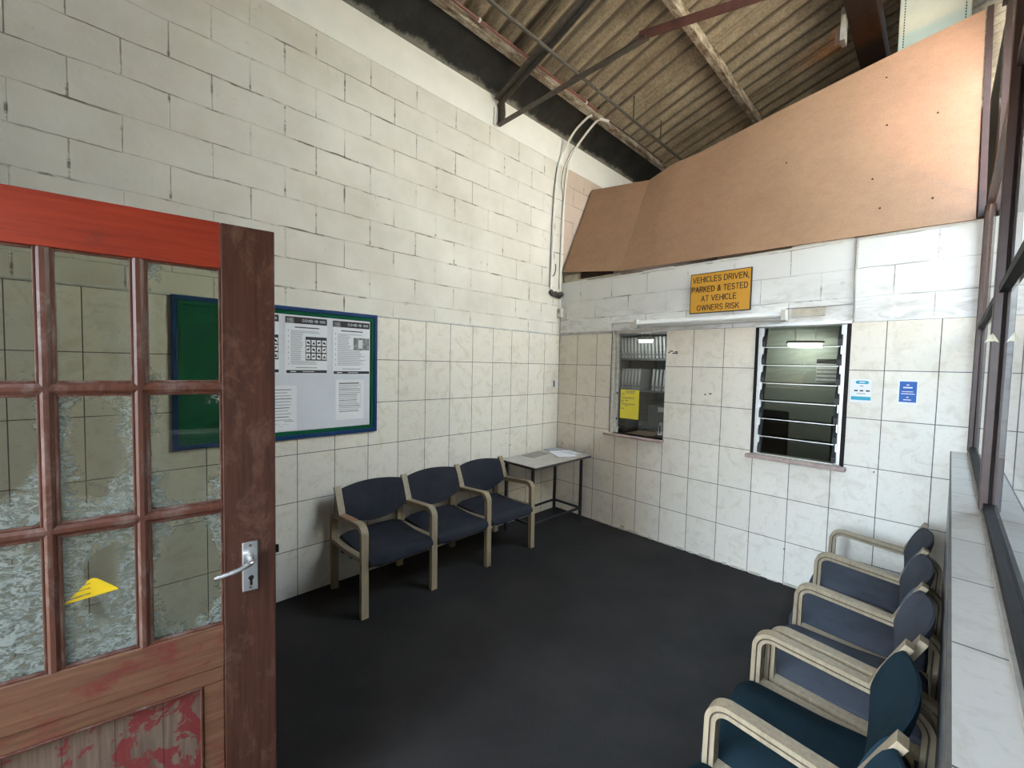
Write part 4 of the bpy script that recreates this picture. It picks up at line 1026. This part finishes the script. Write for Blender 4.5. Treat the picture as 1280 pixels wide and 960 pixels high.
# lower panel
mb = MB(); mb.box(u(-0.682), u(-0.142), 0.016, 0.030, 0.20, 0.655, M['peel']); mb.build('lower_panel', door)
mb = MB()
for a, b, z0, z1 in ((-0.682, -0.142, 0.605, 0.655), (-0.682, -0.142, 0.2, 0.25), (-0.197, -0.142, 0.25, 0.605), (-0.682, -0.627, 0.25, 0.605)):
    mb.box(u(a), u(b), 0.004, 0.016, z0, z1, M['brown_rail'], 0.004)
for a, b, z0, z1 in ((-0.627, -0.197, 0.598, 0.606), (-0.205, -0.197, 0.25, 0.598)):
    mb.box(u(a), u(b), 0.001, 0.016, z0, z1, M['muntin'], 0.003)
mb.build('panel_moulding', door)
# lock plate, lever, keyhole
mb = MB(); mb.box(u(-0.094), u(-0.050), -0.007, 0.0, 0.876, 1.038, M['chrome'], 0.003); lp = mb.build('lock_plate', door)
mb = MB()
for z in (1.026, 0.889):
    mb.tube([(u(-0.072), -0.0075, z), (u(-0.072), -0.0085, z)], 0.004, M['steel_dark'], 8)
mb.tube([(u(-0.070), -0.0072, 0.920), (u(-0.070), -0.0082, 0.920)], 0.0075, M['frame_black'], 12); mb.box(u(-0.0735), u(-0.0665), -0.0082, -0.0070, 0.896, 0.92, M['frame_black'])
mb.build('keyhole', lp)
mb = MB(); mb.tube([(u(-0.070), -0.006, 0.984), (u(-0.070), -0.020, 0.984)], 0.0125, M['chrome'], 14)
mb.tube(smooth_path([(u(-0.070), -0.012, 0.984), (u(-0.070), -0.040, 0.985), (u(-0.078), -0.052, 0.984), (u(-0.105), -0.056, 0.974), (u(-0.140), -0.054, 0.966), (u(-0.165), -0.050, 0.962)], 7), [0.0085]*16+[0.0075]*20, M['chrome'], 12)
mb.build('door_handle', door, 40)
mb = MB(); mb.box(u(0.0), u(0.011), 0.014, 0.028, 0.975, 0.999, M['frame_black'], 0.002); mb.build('latch_bolt', door)
# yellow sticker on the lower middle pane
mb = MB()
pts = [(-0.493, 0.955), (-0.385, 0.968), (-0.388, 0.973), (-0.430, 1.010), (-0.437, 1.012), (-0.445, 1.009), (-0.452, 1.003), (-0.441, 1.0005), (-0.455, 0.996), (-0.463, 0.990), (-0.441, 0.9875), (-0.470, 0.983), (-0.478, 0.976), (-0.441, 0.974)]
polys = [[(-0.493, 0.955), (-0.385, 0.967), (-0.390, 0.974), (-0.441, 0.9705), (-0.486, 0.9625)], [(-0.441, 0.9705), (-0.390, 0.974), (-0.428, 1.010), (-0.436, 1.0125), (-0.441, 1.0115)],
         [(-0.480, 0.9685), (-0.441, 0.9735), (-0.441, 0.9855), (-0.469, 0.981)], [(-0.465, 0.984), (-0.441, 0.9885), (-0.441, 0.9985), (-0.456, 0.995)], [(-0.452, 0.998), (-0.441, 1.0012), (-0.441, 1.0115), (-0.448, 1.006)]]
for pl in polys: mb.prism([(u(a), z) for a, z in pl], 'y', 0.0175, 0.0189, M['yellow'])
hx = Matrix.Translation(hinge) @ Matrix.Rotation(R(90)-TH_, 4, 'Z')
st = mb.build('door_sticker'); st.matrix_world = hx
tag(st, 'yellow wing shaped sticker on the frosted lower middle pane of the red door', 'sticker')

# ------------------------------------------------------------------ office behind the end wall
OB, OT = 2.35, 2.12
mb = MB(); mb.box(0, 3.3, 0.12, OB+0.1, -0.1, 0.0, M['office_floor']); struct(mb, 'floor_office', 'dark floor of the office behind the windows', 'floor')
mb = MB(); mb.box(0, 3.3, OB, OB+0.1, 0, OT, M['office_wall']); struct(mb, 'wall_office', 'grey green wall at the back of the office')
mb = MB(); mb.box(0.0, 3.3, 0.125, OB+0.1, OT, OT+0.05, M['office_wall']); struct(mb, 'ceiling_office', 'low ceiling over the office', 'ceiling')
mb = MB(); mb.box(1.36, 1.42, 0.9, OB, 0, OT, M['office_wall']); struct(mb, 'wall_partition', 'office partition between the two windows')
# shelf of binders
SX_0, SX_1 = -0.0+0.03, 1.34
SHY = 1.16
sh = thing('binder_shelf', 'grey steel shelves of binders behind the service window', 'shelf', (0.68, SHY+0.17, 0))
def rs(mb): return mb.xform(lambda x, y, z: (x-0.68, y-SHY-0.17, z))
SHZ = (0.40, 0.86, 1.335, 1.735, 2.06)
for z in SHZ:
    mb = MB(); mb.box(SX_0+0.02, SX_1-0.02, SHY, SHY+0.33, z-0.02, z, M['shelf'], 0.002); rs(mb).build('shelf_board', sh)
for x in (SX_0, SX_1-0.03):
    for y in (SHY, SHY+0.30):
        mb = MB(); mb.box(x, x+0.03, y, y+0.03, 0, 2.08, M['shelf'], 0.002); rs(mb).build('upright', sh)
def binder(x, z, tilt, lab, grp):
    t = thing('lever_arch_binder', lab, 'binder', (x, SHY+0.02, z), 0, grp)
    mb = MB(); mb.box(0, 0.030, 0, 0.24, 0, 0.265, M['file_grey'], 0.003); mb.build('spine', t)
    mb = MB(); mb.box(0.006, 0.024, -0.0008, 0.0002, 0.09, 0.235, M['file_label']); mb.build('spine_label', t)
    mb = MB(); mb.tube([(0.015, -0.001, 0.045), (0.015, 0.001, 0.045)], 0.009, M['clip'], 10); mb.build('finger_hole', t)
    t.rotation_euler = (0, tilt, 0)
for row, (z, lab, grp) in enumerate(((1.736, 'grey binder in the upper row behind the service window', 'upper row of binders'), (1.336, 'grey binder in the lower row behind the service window', 'lower row of binders'))):
    for k in range(24):
        if row == 1 and k in (6, 7, 8): continue
        binder(0.10+k*0.0475, z+0.0035, R(-4) if row == 0 else R(3), lab, grp)
def papers(x, z, n, lab):
    mb = MB()
    for k in range(n):
        dx = random.uniform(-0.015, 0.015); mb.box(x+dx, x+0.22+dx, SHY+0.03, SHY+0.30, z+k*0.006, z+k*0.006+0.005, M['paper_grey' if k % 3 else 'paper'])
    tag(mb.build('paper_stack'), lab, 'papers')
papers(0.10, 0.862, 8, 'left stack of papers on the shelf below the binders')
papers(0.42, 0.862, 11, 'middle stack of papers on the shelf below the binders')
papers(0.90, 0.862, 6, 'right stack of papers on the shelf below the binders')
# counter and desk equipment behind the service window
ct = thing('office_counter', 'brown office counter just inside the service window', 'counter', (0.70, 0.5, 0))
mb = MB(); mb.box(-0.66, 0.62, -0.37, 0.30, 0.865, 0.89, M['desk'], 0.003); mb.build('counter_top', ct)
for x in (-0.64, 0.58):
    mb = MB(); mb.box(x, x+0.03, -0.34, 0.28, 0, 0.865, M['desk'], 0.002); mb.build('side_panel', ct)
mn = thing('monitor', 'grey computer monitor seen through the service window', 'monitor', (1.035, 0.56, 0.89), R(8))
mb = MB(); mb.box(-0.20, 0.20, -0.02, 0.02, 0.05, 0.33, M['grey_pl'], 0.006); mb.build('back_shell', mn)
mb = MB(); mb.box(-0.03, 0.03, -0.02, 0.01, 0.01, 0.09, M['grey_pl'], 0.004); mb.box(-0.10, 0.10, -0.07, 0.07, 0, 0.012, M['grey_pl'], 0.004); mb.build('stand', mn)
mb = MB(); mb.box(-0.09, -0.03, -0.0212, -0.0198, 0.265, 0.315, M['paper']); mb.build('sticker', mn)
pr = thing('printer', 'dark printer behind the yellow notice in the service window', 'printer', (0.42, 0.60, 0.89))
mb = MB(); mb.box(-0.19, 0.19, -0.16, 0.16, 0.0, 0.17, M['black_pl'], 0.02); mb.build('body', pr)
mb = MB(); mb.box(-0.14, 0.14, -0.24, -0.15, 0.05, 0.062, M['grey_pl'], 0.003); mb.build('paper_tray', pr)
fg = thing('mug_holder', 'small white mug shaped holder at the right end of the service window sill', 'holder', (1.195, 0.09, 0.956))
mb = MB(); mb.tube([(0, 0, 0.03), (0, 0, 0.10), (0.004, 0, 0.15)], [0.020, 0.023, 0.015], M['white'], 14); mb.build('body', fg, 40)
mb = MB(); mb.tube(smooth_path([(0.004, -0.022, 0.12), (0.008, -0.028, 0.08), (0.002, -0.024, 0.05)], 5), 0.006, M['cable_dark'], 8); mb.build('strap', fg, 40)
mb = MB(); mb.box(-0.04, 0.035, -0.025, 0.025, 0, 0.03, M['black_pl'], 0.006); mb.build('base', fg)
# office behind the louvre
dk = thing('office_desk', 'dark office desk behind the louvre window', 'desk', (2.35, 1.0, 0))
mb = MB(); mb.box(-0.55, 0.55, -0.3, 0.3, 0.725, 0.75, M['desk'], 0.003); mb.build('desk_top', dk)
for x in (-0.53, 0.48):
    mb = MB(); mb.box(x, x+0.05, -0.28, 0.28, 0, 0.725, M['black_pl'], 0.003); mb.build('side_panel', dk)
def office_chair(x, y, rz, lab):
    t = thing('office_chair', lab, 'chair', (x, y, 0), R(rz), 'black office chairs behind the louvre')
    mb = MB(); mb.box(-0.23, 0.23, -0.22, 0.22, 0.46, 0.54, M['black_pl'], 0.03); mb.build('seat', t, 40)
    mb = MB(); mb.box(-0.21, 0.21, 0.20, 0.25, 0.66, 1.18, M['black_pl'], 0.024); mb.build('backrest', t, 40)
    mb = MB(); mb.tube([(0, 0, 0.06), (0, 0, 0.46)], 0.025, M['steel_dark'], 10); mb.bar((0, 0.15, 0.48), (0, 0.23, 0.75), 0.05, 0.015, M['steel_dark'], up=(1, 0, 0)); mb.build('post', t, 40)
    for k in range(5):
        a = R(72*k); mb = MB(); mb.tube([(0, 0, 0.07), (0.27*math.cos(a), 0.27*math.sin(a), 0.045)], 0.014, M['black_pl'], 8); mb.tube([(0.27*math.cos(a), 0.27*math.sin(a)-0.012, 0.026), (0.27*math.cos(a), 0.27*math.sin(a)+0.012, 0.026)], 0.026, M['black_pl'], 10); mb.build('castor_leg', t, 40)
office_chair(1.72, 1.95, 170, 'left black office chair beyond the louvre window')
office_chair(2.42, 1.86, 195, 'right black office chair beyond the louvre window')
wn = thing('planner_sign', 'striped dark planner on the office wall behind the louvre', 'notice', (2.12, OB-0.005, 1.63))
mb = MB(); mb.box(-0.12, 0.12, -0.004, 0.004, -0.14, 0.14, M['file_label']); mb.build('sheet', wn)
mb = MB(); mb.box(-0.12, 0.12, -0.0062, -0.0045, 0.085, 0.14, M['ink'])
for z in (-0.135, -0.09, -0.045, 0.0, 0.045): mb.box(-0.115, 0.115, -0.0062, -0.0045, z, z+0.022, M['ink_grey'])
mb.build('print', wn)
mb = MB(); mb.box(1.96, 2.1, 1.0, 1.21, 0.751, 0.757, M['paper']); mb.box(1.97, 2.09, 1.01, 1.20, 0.757, 0.762, M['paper'])
tag(mb.build('paper_stack'), 'white papers on the desk behind the louvre', 'papers')
for x, y, hl, rz_, lab in ((1.93, 2.05, 0.16, 25, 'lit ceiling batten in the office behind the louvre'), (0.66, 0.75, 0.07, 15, 'lit ceiling batten in the office behind the service window')):
    t = thing('ceiling_batten', lab, 'light', (x, y, OT), R(rz_))
    mb = MB(); mb.box(-hl-0.02, hl+0.02, -0.03, 0.03, -0.18, -0.15, M['white'], 0.004); mb.build('housing', t)
    for xx in (-hl*0.6, hl*0.6):
        mb = MB(); mb.tube([(xx, 0, -0.15), (xx, 0, 0)], 0.004, M['white'], 6); mb.build('drop_rod', t)
    mb = MB(); mb.tube([(-hl, 0, -0.196), (hl, 0, -0.196)], 0.012, M['lamp_on'], 12); mb.build('tube', t, 40)

# ------------------------------------------------------------------ yard outside
mb = MB(); mb.box(-30, 60, -60, 40, -0.35, -0.11, M['ground'])
struct(mb, 'ground_outside', 'pale concrete yard outside', 'ground')
mb = MB(); mb.box(-12, 14, -40, YF-0.2, -0.109, -0.06, M['steel_dark'])  # dark patch added out of view to cut warm ground bounce
struct(mb, 'ground_dark_patch', 'dark ground patch added before the doorway to cut bounce', 'ground')

mb = MB(); mb.box(3.46, 3.60, -14, -1.28, -0.11, 7.0, M['steel_dark'])  # added outside to block skylight from the nearer window bays
struct(mb, 'wall_light_block', 'dark wall added outside the long window to block skylight')

mb = MB(); mb.box(5.6, 5.8, -14, 12, -0.11, 5.2, M['pale_grey']); mb.box(3.52, 3.60, -1.27, 3, -0.11, 2.1, M['pale_grey'])  # tall wall added to bounce sun, low wall added to block bay light
struct(mb, 'wall_light_shaper', 'pale walls added outside the long window to bounce sun and block low light')

# ------------------------------------------------------------------ light
w = bpy.data.worlds.new('sky'); SC.world = w; w.use_nodes = True
nt = w.node_tree
for n in list(nt.nodes): nt.nodes.remove(n)
o_ = nt.nodes.new('ShaderNodeOutputWorld'); bg = nt.nodes.new('ShaderNodeBackground')
tc = nt.nodes.new('ShaderNodeTexCoord'); sp = nt.nodes.new('ShaderNodeSeparateXYZ'); L(nt, tc.outputs['Generated'], sp.inputs[0])
L(nt, ramp(nt, sp.outputs[2], [(0.0, (0.74, 0.92, 1.08)), (0.2, (0.72, 0.91, 1.10)), (0.4, (0.76, 0.90, 1.08)), (0.8, (0.62, 0.84, 1.15))]), bg.inputs[0])
bg.inputs[1].default_value = 8.5
L(nt, bg.outputs[0], o_.inputs[0])
def lamp(kind, name, loc, aim, energy, color, **kw):
    l = bpy.data.lights.new(name, kind); l.energy = energy; l.color = color
    for k, v in kw.items(): setattr(l, k, v)
    ob = bpy.data.objects.new(name, l); COL.objects.link(ob); ob.location = loc
    d = Vector(aim)-Vector(loc); ob.rotation_euler = d.to_track_quat('-Z', 'Y').to_euler(); return ob
lamp('SUN', 'sun', (-6, 4, 12), (0, 2.6, 0), 52.0, (1.0, 0.88, 0.70), angle=R(0.6))
lamp('SPOT', 'sun_glint', (4.1, -2.2, 1.6), (2.97, 0.38, 3.32), 420, (1.0, 0.36, 0.04), spot_size=R(20), spot_blend=0.4, shadow_soft_size=0.22)

# ------------------------------------------------------------------ camera
cam = bpy.data.cameras.new('camera'); co_ = bpy.data.objects.new('camera', cam); COL.objects.link(co_)
cam.sensor_width = 36; cam.lens = 518.076/1280*36; cam.clip_start = 0.01
co_.location = (3.01143, -3.65655, 1.62274); co_.rotation_euler = (1.52406433, -0.02244779, 0.80007773)
SC.camera = co_
SC.view_settings.view_transform = 'Standard'; SC.view_settings.look = 'None'
SC.view_settings.gamma = 1; SC.view_settings.use_curve_mapping = False
SC.view_settings.exposure = 1.2
SC.cycles.use_denoising = True
SC.cycles.max_bounces = 14; SC.cycles.diffuse_bounces = 8; SC.cycles.transparent_max_bounces = 24
